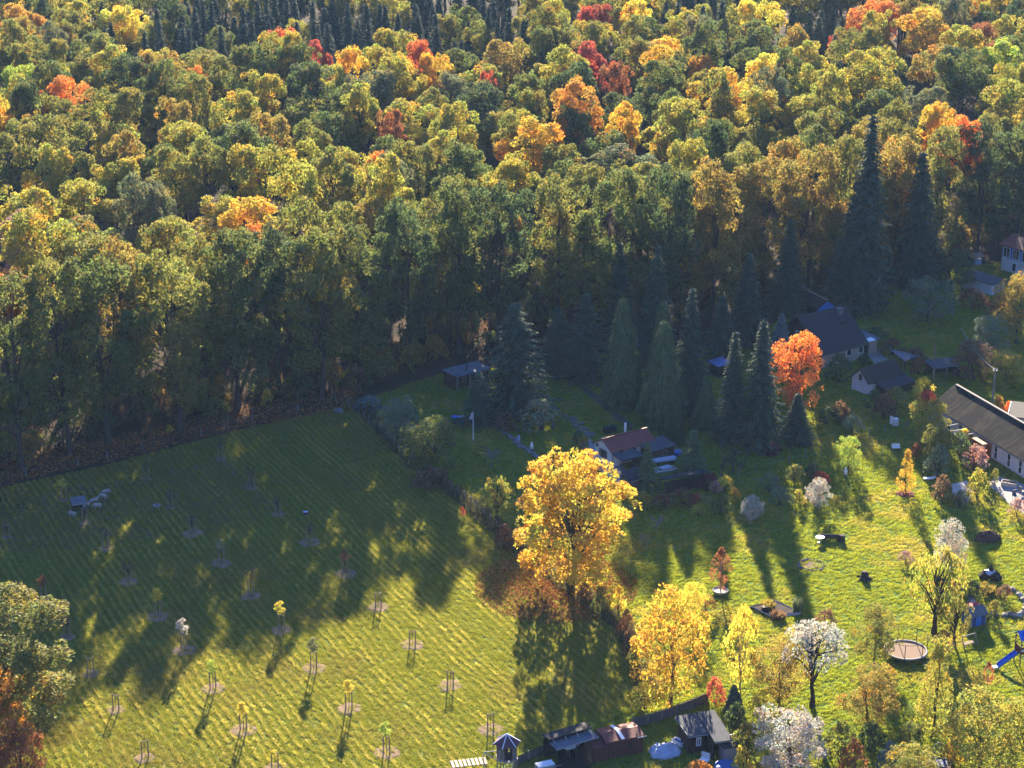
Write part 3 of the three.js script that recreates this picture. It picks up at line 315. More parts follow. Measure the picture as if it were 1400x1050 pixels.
// ---------------------------------------------------------------- buildings
function gable(o, Lx, Wz, he, hr, ov, wall, roof, gableWall = wall) {
  const x = Lx / 2, z = Wz / 2, s = new THREE.Shape([new THREE.Vector2(-z, 0), new THREE.Vector2(z, 0), new THREE.Vector2(z, he), new THREE.Vector2(0, hr), new THREE.Vector2(-z, he)]);
  for (const k of [-1, 1]) { const g = new THREE.ExtrudeGeometry(s, { depth: 0.2, bevelEnabled: false }); g.rotateY(Math.PI / 2); g.translate(k * x - (k > 0 ? 0.2 : 0), 0, 0); part(o, 'gable_wall', g, gableWall); }
  for (const k of [-1, 1]) part(o, 'wall', box(Lx - 0.4, he, 0.2, 0, 0, k * (z - 0.1)), wall);
  const a = Math.atan2(hr - he, z), run = z / Math.cos(a) + ov;
  for (const k of [-1, 1]) { const g = new THREE.BoxGeometry(Lx + ov * 1.6, 0.14, run); g.translate(0, 0.07, run / 2); const r = part(o, 'roof', metric(g), roof); r.geometry.userData.uv = true; r.position.set(0, hr, 0); r.rotation.order = 'YXZ'; r.rotation.set(a, k > 0 ? 0 : Math.PI, 0); }
  return { a, run };
}
function windowAt(o, w, h, x, y, z, ry = 0, frame = M.white, bars = 0) { const g = part(o, 'window', [box(w, 0.09, 0.1, 0, 0, 0), box(w, 0.09, 0.1, 0, h - 0.09, 0), box(0.09, h - 0.18, 0.1, -w / 2 + 0.045, 0.09, 0), box(0.09, h - 0.18, 0.1, w / 2 - 0.045, 0.09, 0), ...Array.from({ length: bars }, (_, k) => box(0.06, h - 0.18, 0.08, -w / 2 + (w * (k + 1)) / (bars + 1), 0.09, 0))], frame); g.position.set(x, y, z); g.rotation.y = ry; part(g, 'pane', box(w - 0.16, h - 0.16, 0.04, 0, 0.08, 0), M.glass); return g; }
function slabRoof(o, name, w, d, x, y, z, tilt, mat, axis = 'x', th = 0.14) { const g = new THREE.BoxGeometry(w, th, d); const r = part(o, name, g, mat); r.position.set(x, y, z); r.rotation[axis] = tilt; return r; }
function posts(o, list, h, w, mat, name = 'post') { for (const [x, z] of list) part(o, name, box(w, h, w, x, 0, z), mat); }

{ // weekend cottage with the red roof
  const [x, z, rot, Lx, Wz] = [15.02,-257.19,0.591,7.34,4.19], o = thing('cottage', 'white cottage with red tiled roof and grey lean-to roofs', 'house', x, z, rot);
  gable(o, Lx - 0.3, Wz - 0.4, 2.2, 3.25, 0.3, M.plaster, M.redRoof);
  part(o, 'ridge_cap', box(Lx + 0.2, 0.1, 0.3, 0, 3.36, 0), M.redRoof);
  const w = windowAt(o, 0.95, 1.15, -Lx / 2 + 0.1, 0.75, 0.1, Math.PI / 2, M.shutter, 1); for (const k of [-1, 1]) part(w, 'shutter', box(0.35, 1.1, 0.06, k * 0.68, 0.02, -0.03), M.shutter);
  windowAt(o, 0.4, 0.4, -Lx / 2 + 0.1, 1.9, -1.3, Math.PI / 2, M.shutter); for (const px of [-1.9, 0.2]) windowAt(o, 0.5, 0.45, px, 1.5, Wz / 2 - 0.16, 0, M.shutter);
  part(o, 'chimney', cyl(0.16, 0.16, 1.7, 1.0, 2.6, -1.2), M.white);
  slabRoof(o, 'porch_roof', 3.6, 2.2, -1.75, 1.72, Wz / 2 + 1.05, 0.1, M.felt); part(o, 'porch_fascia', box(3.6, 0.16, 0.06, -1.75, 1.5, Wz / 2 + 2.16), M.woodBrown);
  posts(o, [[-3.4, Wz / 2 + 2], [-1.7, Wz / 2 + 2], [-0.1, Wz / 2 + 2]], 1.55, 0.12, M.timberDark); part(o, 'porch_wall', box(0.1, 1.4, 1.9, 0, 0, Wz / 2 + 1), M.woodBrown); part(o, 'railing', box(1.9, 0.75, 0.08, -1.1, 0, Wz / 2 + 2), M.woodBrown); part(o, 'door', box(0.8, 1.5, 0.06, -2.9, 0, Wz / 2 + 0.06), M.white);
  slabRoof(o, 'annex_roof', 4.4, 3.1, 3.2, 2.1, Wz / 2 + 0.8, 0.12, M.felt); part(o, 'annex_wall', [box(4, 1.75, 0.12, 3.2, 0, Wz / 2 + 2), box(0.12, 1.85, 2, 5.1, 0, Wz / 2 + 0.9), box(0.12, 1.85, 1.9, 1.25, 0, Wz / 2 + 0.9)], M.woodBrown); windowAt(o, 0.9, 0.7, 3.6, 0.8, Wz / 2 + 2.1, 0, M.timber);
}
{ const o = thing('garden_shed', 'small dark shed with a brown roof below the cottage terrace', 'shed', 15.66,-246.3, 0.62); part(o, 'wall', [box(2.6, 1.7, 0.12, 0, 0, 1.1), box(2.6, 1.9, 0.12, 0, 0, -1.1), box(0.12, 1.8, 2, -1.24, 0, 0), box(0.12, 1.8, 2, 1.24, 0, 0)], M.woodGrey); slabRoof(o, 'roof', 3.2, 2.9, 0, 1.98, 0, 0.12, M.feltDark); part(o, 'fascia', box(3.2, 0.14, 0.05, 0, 1.72, 1.47), M.timberGrey); part(o, 'door', box(0.8, 1.5, 0.06, 0.2, 0, 1.2), M.woodDark); }
{ const o = thing('wood_store', 'long dark lean-to wood store behind the flower hedge', 'shed', 22.07,-246.3, 0.42); slabRoof(o, 'roof', 6.4, 1.7, 0, 1.95, 0, -0.16, M.feltDark); part(o, 'back_wall', box(6, 1.7, 0.08, 0, 0, 0.72), M.woodDark); part(o, 'side_wall', box(0.08, 1.6, 1.3, 3, 0, 0), M.woodDark); posts(o, [[-3, -0.7], [0, -0.7], [-3, 0.62]], 1.7, 0.1, M.timberGrey); part(o, 'log_pile', box(4.5, 1.1, 0.9, 0.4, 0, 0.1), M.woodBrown); }
{ const [x, z, rot, Lx, Wz] = [-6.64,-285.49,0.664,6.31,3.59], o = thing('hut', 'brown garden hut with a flat grey roof and stovepipe beside the broad fir', 'hut', x, z, rot); slabRoof(o, 'roof', Lx, Wz, 0, 2.4, 0, 0.04, M.zinc); part(o, 'wall', [box(Lx - 1.2, 2.2, 0.12, 0.4, 0, Wz / 2 - 0.9), box(Lx - 0.5, 2.3, 0.12, 0, 0, -Wz / 2 + 0.2), box(0.12, 2.25, Wz - 1.2, -Lx / 2 + 0.4, 0, -0.3), box(0.12, 2.25, Wz - 0.6, Lx / 2 - 0.3, 0, 0)], M.woodBrown); posts(o, [[-Lx / 2 + 0.3, Wz / 2 - 0.2], [-0.6, Wz / 2 - 0.2], [1.4, Wz / 2 - 0.2]], 2.3, 0.16, M.timberGrey); part(o, 'stovepipe', cyl(0.1, 0.1, 1.5, -0.6, 2.4, 0.8), M.timberDark); part(o, 'door', box(0.8, 1.9, 0.06, 0.6, 0, Wz / 2 - 0.8), M.woodDark); windowAt(o, 0.7, 0.7, -1.2, 1, Wz / 2 - 0.82, 0, M.timberGrey); }
{ // house with the steep dark roof
  const [x, z, rot, Lx, Wz] = [46.91,-299.07,0.593,9.89,11.81], o = thing('house', 'timber house under a steep dark tiled roof with brick chimney', 'house', x, z, rot); gable(o, Lx - 1, Wz - 1.2, 2.6, 6.9, 0.6, M.beige, M.darkRoof, M.woodDark);
  part(o, 'chimney', [box(0.9, 1.4, 0.7, 3, 5.6, 0.9), box(1.05, 0.12, 0.85, 3, 7, 0.9)], M.stone); part(o, 'skylight', box(0.9, 0.1, 0.9, 2.4, 5.2, 2.2), M.glass);
  for (const k of [0, 2.4]) windowAt(o, 1, 1.1, 1.2 + k, 1, Wz / 2 - 0.58); windowAt(o, 1, 1.2, -Lx / 2 + 0.45, 1, 1.5, Math.PI / 2); windowAt(o, 0.9, 1, -Lx / 2 + 0.45, 3.6, 0, Math.PI / 2);
  part(o, 'annex_wall', box(3.4, 2.3, 4.5, Lx / 2 + 1.1, 0, 2.2), M.beige); slabRoof(o, 'annex_roof', 3.8, 5.4, Lx / 2 + 1.2, 2.5, 2.2, 0.08, M.zinc); part(o, 'door', box(0.9, 2, 0.08, Lx / 2 + 0.6, 0, 4.48), M.woodDark); slabRoof(o, 'door_canopy', 1.4, 1.1, Lx / 2 + 0.9, 2.62, 4.9, 0.1, M.white);
  part(o, 'balcony', [box(0.8, 0.12, 4, -Lx / 2 + 0.1, 2.9, 0), box(0.06, 0.8, 4, -Lx / 2 - 0.28, 3.02, 0)], M.woodBrown);
}
{ const [x, z, rot, Lx, Wz] = [48.68,-319.19,-1.136,7.84,2.39], o = thing('cabin', 'dark wooden cabin with a bright blue gable under the forest', 'hut', x, z, rot); gable(o, Lx, Math.max(3.2, Wz), 2.2, 3.3, 0.3, M.woodDark, M.brownRoof, M.blueWall); part(o, 'barge_board', box(Lx + 0.4, 0.1, 0.14, 0, 3.42, 0), M.weathered); for (const k of [-2, 1.2]) windowAt(o, 0.7, 1, k, 0.8, -Math.max(3.2, Wz) / 2 - 0.04, 0); }
{ const [x, z, rot, Lx, Wz] = [53.22,-284.27,0.657,7.12,3.3], o = thing('garage', 'white garage with brown tiled roof below the dark house', 'garage', x, z, rot); gable(o, Lx - 0.3, 3.3, 2, 3.6, 0.35, M.plaster, M.brownRoof); windowAt(o, 0.6, 0.9, -Lx / 2 + 0.12, 1.9, 0, Math.PI / 2, M.shutter); slabRoof(o, 'lean_to_roof', Lx - 0.6, 2.6, 0.9, 1.5, 2.8, 0.22, M.feltDark); part(o, 'lean_to_wall', [box(Lx - 1, 1.1, 0.1, 0.9, 0, 3.9), box(0.1, 1.3, 2, -2, 0, 2.8)], M.woodDark); part(o, 'barge_board', [bar([-Lx / 2 - 0.15, 1.8, 1.95], [-Lx / 2 - 0.15, 3.68, 0], 0.06, 0.16), bar([-Lx / 2 - 0.15, 1.8, -1.95], [-Lx / 2 - 0.15, 3.68, 0], 0.06, 0.16)], M.woodBrown); }
{ const o = thing('awning', 'grey triangular awning behind the white garage', 'awning', 58.94,-292.8, 0.3); const g = new THREE.BufferGeometry(); const v = [[-2, 2.7, -1.4], [2.4, 1.9, 0.4], [-1, 1.8, 1.8]], t = 0.04; const P = []; const tri = (a, b, c) => P.push(...a, ...b, ...c), lo = v.map(([a, b, c]) => [a, b - t, c]); tri(v[0], v[2], v[1]); tri(lo[0], lo[1], lo[2]); for (let k = 0; k < 3; k++) { const q = (k + 1) % 3; tri(v[k], v[q], lo[q]); tri(v[k], lo[q], lo[k]); } g.setAttribute('position', new THREE.Float32BufferAttribute(P, 3)); g.computeVertexNormals(); part(o, 'canvas', g, M.zinc); for (const [a, b, c] of v) part(o, 'pole', cyl(0.05, 0.05, b - 0.04, a, 0, c), M.timberDark); }
{ const o = thing('carport', 'low dark carport with a grey roof edge behind the bare pole', 'carport', 63.84,-289.23, 0.3); slabRoof(o, 'roof', 4.6, 3.2, 0, 2, 0, 0.1, M.felt); part(o, 'wall', [box(4.2, 1.7, 0.1, 0, 0, -1.4), box(0.1, 1.7, 2.8, 2.1, 0, 0)], M.woodDark); posts(o, [[-2.1, 1.3], [0, 1.3], [2.1, 1.35]], 1.85, 0.1, M.weathered); }
{ // long white bungalow on the right
  const o = thing('bungalow', 'long white bungalow with mossy dark roof, tall windows and pergola beams', 'house', 0, 0, -1.196), Lx = 26, Wz = 7.2;
  const c = Math.cos(-1.196), s = Math.sin(-1.196), [rx, rz] = [62.17,-271.34]; o.position.set(rx + (c * Lx) / 2 * 0.98, 0, rz - (s * Lx) / 2 * 0.98);
  gable(o, Lx - 0.5, Wz, 2.7, 4.95, 0.4, M.plaster, M.eternit); part(o, 'ridge_cap', box(Lx + 0.1, 0.1, 0.36, 0, 5.04, 0), M.timberGrey); part(o, 'verge_board', [bar([-Lx / 2 - 0.12, 2.45, Wz / 2 + 0.3], [-Lx / 2 - 0.12, 5, 0], 0.06, 0.18), bar([-Lx / 2 - 0.12, 2.45, -Wz / 2 - 0.3], [-Lx / 2 - 0.12, 5, 0], 0.06, 0.18)], M.timberGrey); part(o, 'gutter', bar([-Lx / 2 - 0.1, 2.42, Wz / 2 + 0.42], [Lx / 2, 2.42, Wz / 2 + 0.42], 0.12), M.weathered);
  for (const [px, w, h, y] of [[-11.3, 0.7, 1.8, 0.5], [-8.6, 0.8, 2, 0.2], [-5.9, 1, 0.9, 1.2], [-3.2, 0.7, 0.9, 1.2], [-1.4, 0.7, 0.9, 1.2], [2.6, 0.8, 1.9, 0.3], [5.6, 0.8, 1.9, 0.3], [8.2, 0.8, 1.9, 0.3]]) { const w0 = windowAt(o, w, h, px, y, Wz / 2 + 0.02); if (h > 1.5) part(w0, 'transom', box(w - 0.18, 0.06, 0.08, 0, h * 0.48, 0), M.white); }
  part(o, 'door', box(1.2, 2.1, 0.08, 0.9, 0, Wz / 2 + 0.03), M.door); part(o, 'porch', [box(2.6, 0.1, 1.6, 0.4, 2.15, Wz / 2 + 0.8), box(0.1, 2.1, 1.4, -0.8, 0, Wz / 2 + 0.75)], M.door);
  for (let k = 0; k < 5; k++) part(o, 'pergola_beam', bar([-9.6 + k * 1.9, 2.35, Wz / 2 + 0.1], [-9.6 + k * 1.9, 2.25, Wz / 2 + 3], 0.13), M.weathered); part(o, 'pergola_beam', bar([-10, 2.14, Wz / 2 + 2.7], [-1.6, 2.14, Wz / 2 + 2.7], 0.13), M.weathered); for (const k of [-9.6, -5.8, -2]) part(o, 'pergola_post', box(0.13, 2.1, 0.13, k, 0, Wz / 2 + 2.7), M.weathered);
}
{ const o = thing('outbuilding', 'dark flat roofed outbuilding with a white edge behind the bungalow', 'building', 72.07,-267.09, -0.3); part(o, 'wall', box(6, 2.6, 5, 0, 0, 0), M.plaster); slabRoof(o, 'roof', 6.6, 5.6, 0, 2.75, 0, 0.05, M.feltDark); part(o, 'fascia', [box(6.6, 0.2, 0.08, 0, 2.68, -2.86), box(0.08, 0.2, 5.6, -3.36, 2.7, 0)], M.white); }
{ const o = thing('villa', 'white house with a glazed veranda and red roof beside the forest', 'house', 89.43,-342.17, -0.9); part(o, 'wall', box(8, 2.4, 6, 0, 0, 0), M.plaster); part(o, 'veranda_wall', box(8, 2.1, 5.9, 0, 2.4, 0), M.blueWall); gableRoofLow(o); for (let k = 0; k < 4; k++) { windowAt(o, 1.5, 1.8, -3 + k * 2, 2.5, 3.02, 0, M.white, 1); windowAt(o, 1.3, 1.7, -4.02, 2.5, -2 + k * 1.35, Math.PI / 2, M.white, 1); } windowAt(o, 0.9, 1.5, -1.2, 0.4, 3.02); windowAt(o, 0.9, 1.5, 1.6, 0.4, 3.02); }
function gableRoofLow(o) { for (const k of [-1, 1]) { const g = new THREE.BoxGeometry(9, 0.16, 3.8); g.translate(0, 0, 1.8); const r = part(o, 'roof', g, M.redRoof); r.position.set(0, 5.9, 0); r.rotation.order = 'YXZ'; r.rotation.set(0.36, k > 0 ? 0 : Math.PI, 0); } }
{ const o = thing('double_garage', 'low garage with a flat grey roof behind the rusty hedge', 'garage', 78.95,-332.05, 0.75); part(o, 'wall', [box(3.4, 2, 0.15, 0, 0, 3), box(3.4, 2, 0.15, 0, 0, -3), box(0.15, 2, 5.8, -1.7, 0, 0), box(0.15, 2, 5.8, 1.7, 0, 0)], M.plaster); slabRoof(o, 'roof', 4.2, 6.8, 0, 2.15, 0, 0.05, M.felt); part(o, 'door', box(2.4, 1.8, 0.1, 0, 0, 3.1), M.weathered); }
{ const o = thing('lean_to', 'small shelter with a brown board roof by the forest track', 'shelter', 80.89,-346.55, 0.25); slabRoof(o, 'roof', 2.6, 1.6, 0, 1.7, 0, 0.16, M.timber); posts(o, [[-1.1, 0.6], [1.1, 0.6], [-1.1, -0.6], [1.1, -0.6]], 1.6, 0.1, M.timberDark); part(o, 'cover', box(1.2, 1.1, 0.9, 0.3, 0, 0), M.tarp); }
{ const o = thing('tent_roof', 'blue pointed roof showing between the dark conifers', 'shed', 31,-289.87, 0.5); const g = new THREE.ConeGeometry(2.1, 1, 4); g.rotateY(Math.PI / 4); g.translate(0, 2.4, 0); part(o, 'roof', g, M.blueRoof); part(o, 'wall', box(2.4, 1.95, 2.4), M.woodDark); }
{ const o = thing('shed', 'low shed with a pale roof hidden among the tall conifers', 'shed', 19.98,-298.47, 0.3); slabRoof(o, 'roof', 2.6, 2, 0, 2, 0, 0.1, M.zinc); part(o, 'wall', box(2.1, 1.9, 1.6), M.woodDark); part(o, 'door', box(0.7, 1.6, 0.06, 0, 0, 0.82), M.woodBrown); }
// sheds along the plank fence
{ const [x, z, rot, Lx, Wz] = [5.71,-178.61,0.531,4.86,2.68], o = thing('pergola', 'dark seating shelter with a brown sloping roof by the plank fence', 'shelter', x, z, rot); slabRoof(o, 'roof', Lx, 1.5, 0, 2.55, -Wz / 2 + 0.75, -0.12, M.feltDark); slabRoof(o, 'front_roof', Lx, Wz - 1.3, 0, 2.2, 0.65, 0.06, M.zinc); part(o, 'back_wall', box(Lx - 0.2, 2.2, 0.08, 0, 0, -Wz / 2 + 0.15), M.woodDark); for (let k = 0; k < 4; k++) part(o, 'strut', bar([-Lx / 2 + 0.4 + k * ((Lx - 0.8) / 3), 2.25, 0.5], [-Lx / 2 + 0.4 + k * ((Lx - 0.8) / 3), 2.5, 0.1], 0.09), M.weathered); posts(o, [[-Lx / 2 + 0.2, Wz / 2 - 0.2], [0, Wz / 2 - 0.2], [Lx / 2 - 0.2, Wz / 2 - 0.2]], 2.1, 0.1, M.timberDark); part(o, 'fascia', box(Lx, 0.12, 0.06, 0, 2.1, Wz / 2 + 0.04), M.weathered); }
{ const o = thing('barbecue_tank', 'white gas tank on legs under the seating shelter', 'tank', 5.83,-179.02, 0.5); const g = new THREE.CapsuleGeometry(0.3, 0.9, 6, 14); g.rotateZ(Math.PI / 2); g.translate(0, 0.95, 0); part(o, 'tank', g, M.white); for (const a of [-0.35, 0.35]) for (const b of [-0.2, 0.2]) part(o, 'leg', box(0.05, 0.75, 0.05, a, 0, b), M.metal); }
{ const o = thing('red_shed', 'red brown board shed with a white strip across its roof', 'shed', 10.62,-179.87, 0.36); const Lx = 3.9; gable(o, Lx, 2.6, 1.9, 2.15, 0.12, M.woodRed, M.redRoof, M.woodRed); part(o, 'roof_strip', [bar([-0.25, 2.36, -0.02], [-0.25, 2.09, 1.45], 0.34, 0.05), bar([-0.25, 2.36, 0.02], [-0.25, 2.09, -1.45], 0.34, 0.05)], M.white); slabRoof(o, 'side_roof', 1.5, 2.6, -2.7, 1.75, 0.3, 0.06, M.woodRed); part(o, 'side_wall', box(1.4, 1.6, 0.08, -2.65, 0, 1.35), M.woodRed); part(o, 'gutter', box(1, 0.1, 0.12, 1.7, 1.9, 1.5), M.weathered); windowAt(o, 0.6, 0.6, 0.6, 0.9, 1.32, 0, M.woodRed); }
{ const [x, z, rot] = [18.57,-180.16,0.272,2.83,5.38], o = thing('tool_shed', 'wooden tool shed with a stepped grey felt roof behind the plank fence', 'shed', x, z, rot); slabRoof(o, 'roof', 2.2, 3.6, -0.55, 2.25, -0.9, 0.1, M.felt); slabRoof(o, 'roof', 1.9, 5.2, 1.5, 2.28, 0, 0.1, M.felt); part(o, 'wall', [box(1.7, 1.9, 0.1, -0.5, 0, 0.6), box(0.1, 2.1, 3, -1.4, 0, -0.9), box(0.1, 1.9, 2, 0.5, 0, 1.5), box(0.1, 2.1, 4.6, 2.2, 0, 0), box(3.5, 2.2, 0.1, 0.4, 0, -2.4)], M.woodBrown); part(o, 'trim', [box(2.2, 0.1, 0.06, -0.55, 1.98, 0.93), box(1.9, 0.1, 0.06, 1.5, 1.93, 2.62), box(0.06, 0.12, 3.6, -1.68, 2.2, -0.9)], M.weathered); windowAt(o, 0.5, 0.9, -0.4, 0.8, 0.68, 0, M.white, 1); }
{ const o = thing('cold_frame', 'small grey lean-to greenhouse box attached beside the tool shed', 'greenhouse', 21.25,-178.46, 0.3); part(o, 'wall', [box(1.5, 1.5, 0.06, 0, 0, 0.7), box(1.5, 1.8, 0.06, 0, 0, -0.7), box(0.06, 1.6, 1.34, 0.75, 0, 0), box(0.06, 1.6, 1.34, -0.75, 0, 0)], M.weathered); slabRoof(o, 'roof', 1.8, 1.7, 0, 1.74, 0, 0.16, M.feltDark); part(o, 'edge', box(1.8, 0.08, 0.08, 0, 1.94, -0.84), M.white); }
{ const o = thing('tarp_heap', 'heap covered with a crumpled pale blue tarpaulin', 'tarp', 15.14,-179.31, 0.4); const g = new THREE.SphereGeometry(1, 40, 20, 0, Math.PI * 2, 0, Math.PI / 2), p = g.attributes.position; for (let i = 0; i < p.count; i++) { const x = p.getX(i), y = p.getY(i), z = p.getZ(i), n = fbm(x * 0.2 + 0.5, z * 0.2 + 0.5, 16, 4, 7); p.setXYZ(i, x * 1.7 * (0.85 + 0.3 * n), Math.max(0, y * 0.9 + (n - 0.5) * 0.9 * y), z * 1.3 * (0.85 + 0.3 * n)); } const t = mergeCrease(g); part(o, 'sheet', t, M.tarp); for (let k = 0; k < 5; k++) part(o, 'weight', box(0.24, 0.16, 0.2, Math.cos(k * 1.3) * 1.5, 0, Math.sin(k * 1.3) * 1.2), M.stone); }
function mergeCrease(g) { const t = g.toNonIndexed(); t.computeVertexNormals(); return t; }
{ const o = thing('crate', 'white plastic crate beside the blue tarpaulin heap', 'crate', 16.56,-181.02, 0.7); part(o, 'base', box(0.7, 0.08, 1.4), M.white); part(o, 'side', [box(0.06, 0.4, 1.4, -0.34, 0.08), box(0.06, 0.4, 1.4, 0.34, 0.08), box(0.62, 0.4, 0.06, 0, 0.08, 0.67), box(0.62, 0.4, 0.06, 0, 0.08, -0.67)], M.white); part(o, 'fill', box(0.6, 0.2, 1.26, 0, 0.09, 0), M.blueTarp); }
{ const o = thing('garden_chair', 'white slatted garden chair before the tool shed', 'chair', 18.79,-177.35, -0.5); for (let k = 0; k < 4; k++) part(o, 'slat', box(0.9, 0.1, 0.04, 0, 0.5 + k * 0.16, -0.3), M.white); part(o, 'seat', box(0.9, 0.05, 0.6, 0, 0.42, 0), M.white); for (const a of [-0.4, 0.4]) for (const b of [-0.25, 0.25]) part(o, 'leg', box(0.06, 0.42, 0.06, a, 0, b), M.white); }
{ const o = thing('garden_pool', 'round blue paddling pool below the tool shed', 'pool', 20.89,-176.24); const g = new THREE.LatheGeometry([[0, 0.3], [1.1, 0.3], [1.14, 0.42], [1.24, 0.42], [1.24, 0]].map(([a, b]) => new THREE.Vector2(a, b)), 28); part(o, 'basin', g, M.blueTarp); }
{ // children's lookout tower with a hexagonal roof
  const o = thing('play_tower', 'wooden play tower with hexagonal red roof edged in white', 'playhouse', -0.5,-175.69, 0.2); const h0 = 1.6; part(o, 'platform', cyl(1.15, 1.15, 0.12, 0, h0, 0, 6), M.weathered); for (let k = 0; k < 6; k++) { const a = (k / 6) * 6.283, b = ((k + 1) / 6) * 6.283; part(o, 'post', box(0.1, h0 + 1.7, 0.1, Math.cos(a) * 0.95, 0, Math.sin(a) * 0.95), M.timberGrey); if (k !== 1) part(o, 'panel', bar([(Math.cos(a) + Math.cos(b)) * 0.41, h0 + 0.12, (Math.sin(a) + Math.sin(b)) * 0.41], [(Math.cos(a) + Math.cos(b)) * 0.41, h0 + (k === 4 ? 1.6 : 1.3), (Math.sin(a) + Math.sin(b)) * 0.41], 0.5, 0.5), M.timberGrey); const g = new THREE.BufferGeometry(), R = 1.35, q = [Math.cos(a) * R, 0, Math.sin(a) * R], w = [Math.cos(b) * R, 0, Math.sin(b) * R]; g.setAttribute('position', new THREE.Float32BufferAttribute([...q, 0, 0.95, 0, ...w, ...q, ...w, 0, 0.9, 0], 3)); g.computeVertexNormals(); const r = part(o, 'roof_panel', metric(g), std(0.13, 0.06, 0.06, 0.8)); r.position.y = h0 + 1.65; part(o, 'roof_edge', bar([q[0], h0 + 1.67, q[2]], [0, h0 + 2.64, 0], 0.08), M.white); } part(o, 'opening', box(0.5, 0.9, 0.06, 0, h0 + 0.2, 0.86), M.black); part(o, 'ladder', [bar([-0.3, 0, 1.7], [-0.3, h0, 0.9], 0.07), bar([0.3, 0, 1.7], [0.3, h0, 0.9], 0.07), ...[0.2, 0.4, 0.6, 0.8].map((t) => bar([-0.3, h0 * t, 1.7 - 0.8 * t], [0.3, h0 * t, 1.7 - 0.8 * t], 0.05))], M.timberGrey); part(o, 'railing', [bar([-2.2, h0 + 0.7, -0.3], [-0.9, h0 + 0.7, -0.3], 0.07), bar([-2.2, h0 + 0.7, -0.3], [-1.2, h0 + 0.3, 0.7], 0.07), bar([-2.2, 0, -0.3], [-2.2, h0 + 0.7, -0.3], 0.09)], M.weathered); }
{ const o = thing('slatted_table', 'white slatted table beside the play tower', 'table', -4.19,-176.24, 0.22); for (let k = 0; k < 9; k++) part(o, 'slat', box(0.24, 0.05, 1.3, -1.6 + k * 0.4, 0.75, 0), M.paleWood); part(o, 'frame', [box(3.7, 0.1, 0.08, 0, 0.64, -0.5), box(3.7, 0.1, 0.08, 0, 0.64, 0.5)], M.timber); for (const a of [-1.6, 1.6]) for (const b of [-0.5, 0.5]) part(o, 'leg', box(0.1, 0.64, 0.1, a, 0, b), M.timber); }
{ const o = thing('trailer', 'small covered white trailer in the yard by the play tower', 'trailer', 3.19,-175.69, 0.4); part(o, 'bed', box(1.8, 0.5, 1, 0, 0.35), M.weathered); part(o, 'cover', box(1.7, 0.12, 0.9, 0, 0.87), M.white); for (const k of [-1, 1]) { const w = new THREE.CylinderGeometry(0.26, 0.26, 0.14, 14); w.rotateX(Math.PI / 2); w.translate(0, 0.26, k * 0.58); part(o, 'wheel', w, M.black); } part(o, 'drawbar', bar([0.9, 0.4, 0], [1.8, 0.4, 0], 0.08), M.metal); }
// ---------------------------------------------------------------- fences
function fence(name, label, pts, h, gap, o2 = {}) {
  const o = thing(name, label, 'fence', pts[0][0], pts[0][1]), q = pts.map(([x, z]) => [x - pts[0][0], z - pts[0][1]]), R = rng(q.length * 17 + Math.round(h * 10)), list = [];
  for (let i = 0; i < q.length - 1; i++) { const [a, b] = q[i], [c, d] = q[i + 1], n = Math.max(1, Math.round(Math.hypot(c - a, d - b) / gap)); for (let k = 0; k < n; k++) list.push([a + ((c - a) * k) / n, b + ((d - b) * k) / n]); } list.push(q[q.length - 1]);
  const pg = box(o2.pw ?? 0.12, 1, o2.pw ?? 0.12), pm = o2.post ?? M.timberGrey; for (const [x, z] of list) { const m = part(o, 'post', pg, pm); m.position.set(x, 0, z); m.scale.y = h * (0.9 + 0.2 * R()); m.rotation.set((R() - 0.5) * 0.1, R() * 3, (R() - 0.5) * 0.1); }
  for (let i = 0; i < list.length - 1; i++) { const [a, b] = list[i], [c, d] = list[i + 1]; for (const y of o2.rails ?? [0.45, 0.85]) part(o, 'rail', bar([a, h * y, b], [c, h * y, d], o2.rw ?? 0.05, o2.rh ?? 0.09), o2.rail ?? M.timberDark); if (o2.boards) { const len = Math.hypot(c - a, d - b), g = new THREE.BoxGeometry(len, h * 0.86, 0.05); g.rotateY(Math.atan2(-(d - b), c - a)); g.translate((a + c) / 2, h * 0.46, (b + d) / 2); part(o, 'panel', g, o2.boards); } }
  return o;
}
fence('wooden_fence', 'low wooden post and rail fence along the forest edge', [[-67.2,-247.27],[-63.49,-250.23],[-57.55,-254.01],[-54.05,-256.59],[-49.88,-259.74],[-42.67,-264.6],[-36.3,-270.19],[-30.38,-274.52],[-25.3,-278.37],[-23.25,-276.29]], 1.15, 6.5, { rails: [0.5, 0.88], pw: 0.16 });
fence('wire_fence', 'wire fence with grey posts between meadow and cottage garden', [[-23.25,-276.29],[-19.06,-267.65],[-13.65,-255.81],[-9.32,-248.74],[-5.18,-240.61],[-1.07,-231.61],[1.06,-227.32]], 1.3, 1.9, { rails: [0.35, 0.65, 0.95], rw: 0.025, rh: 0.025 });
fence('pasture_fence', 'row of thin stakes round the sheep pasture', [[-61.5,-229.87],[-61.41,-238.3],[-59.25,-241.07],[-55.46,-245.34],[-50.93,-246.3],[-44.54,-250.73],[-41.67,-252.74],[-38.79,-254.27],[-34.14,-246.3],[-34.4,-245.34]], 1, 5.5, { rails: [0.8], rw: 0.012, rh: 0.012, pw: 0.08, rail: M.timberDark });
fence('garden_fence', 'pale posts of the fence between the conifer garden and the big lawn', [[27.18,-249.49],[29.64,-250.23],[32.04,-251.98],[36.81,-254.78],[39.19,-256.59],[41.6,-258.42],[45.81,-262.15],[49.05,-264.33],[51.43,-265.98],[54.81,-267.93]], 1.25, 4.6, { rails: [0.4, 0.8], rw: 0.03, rh: 0.03 });
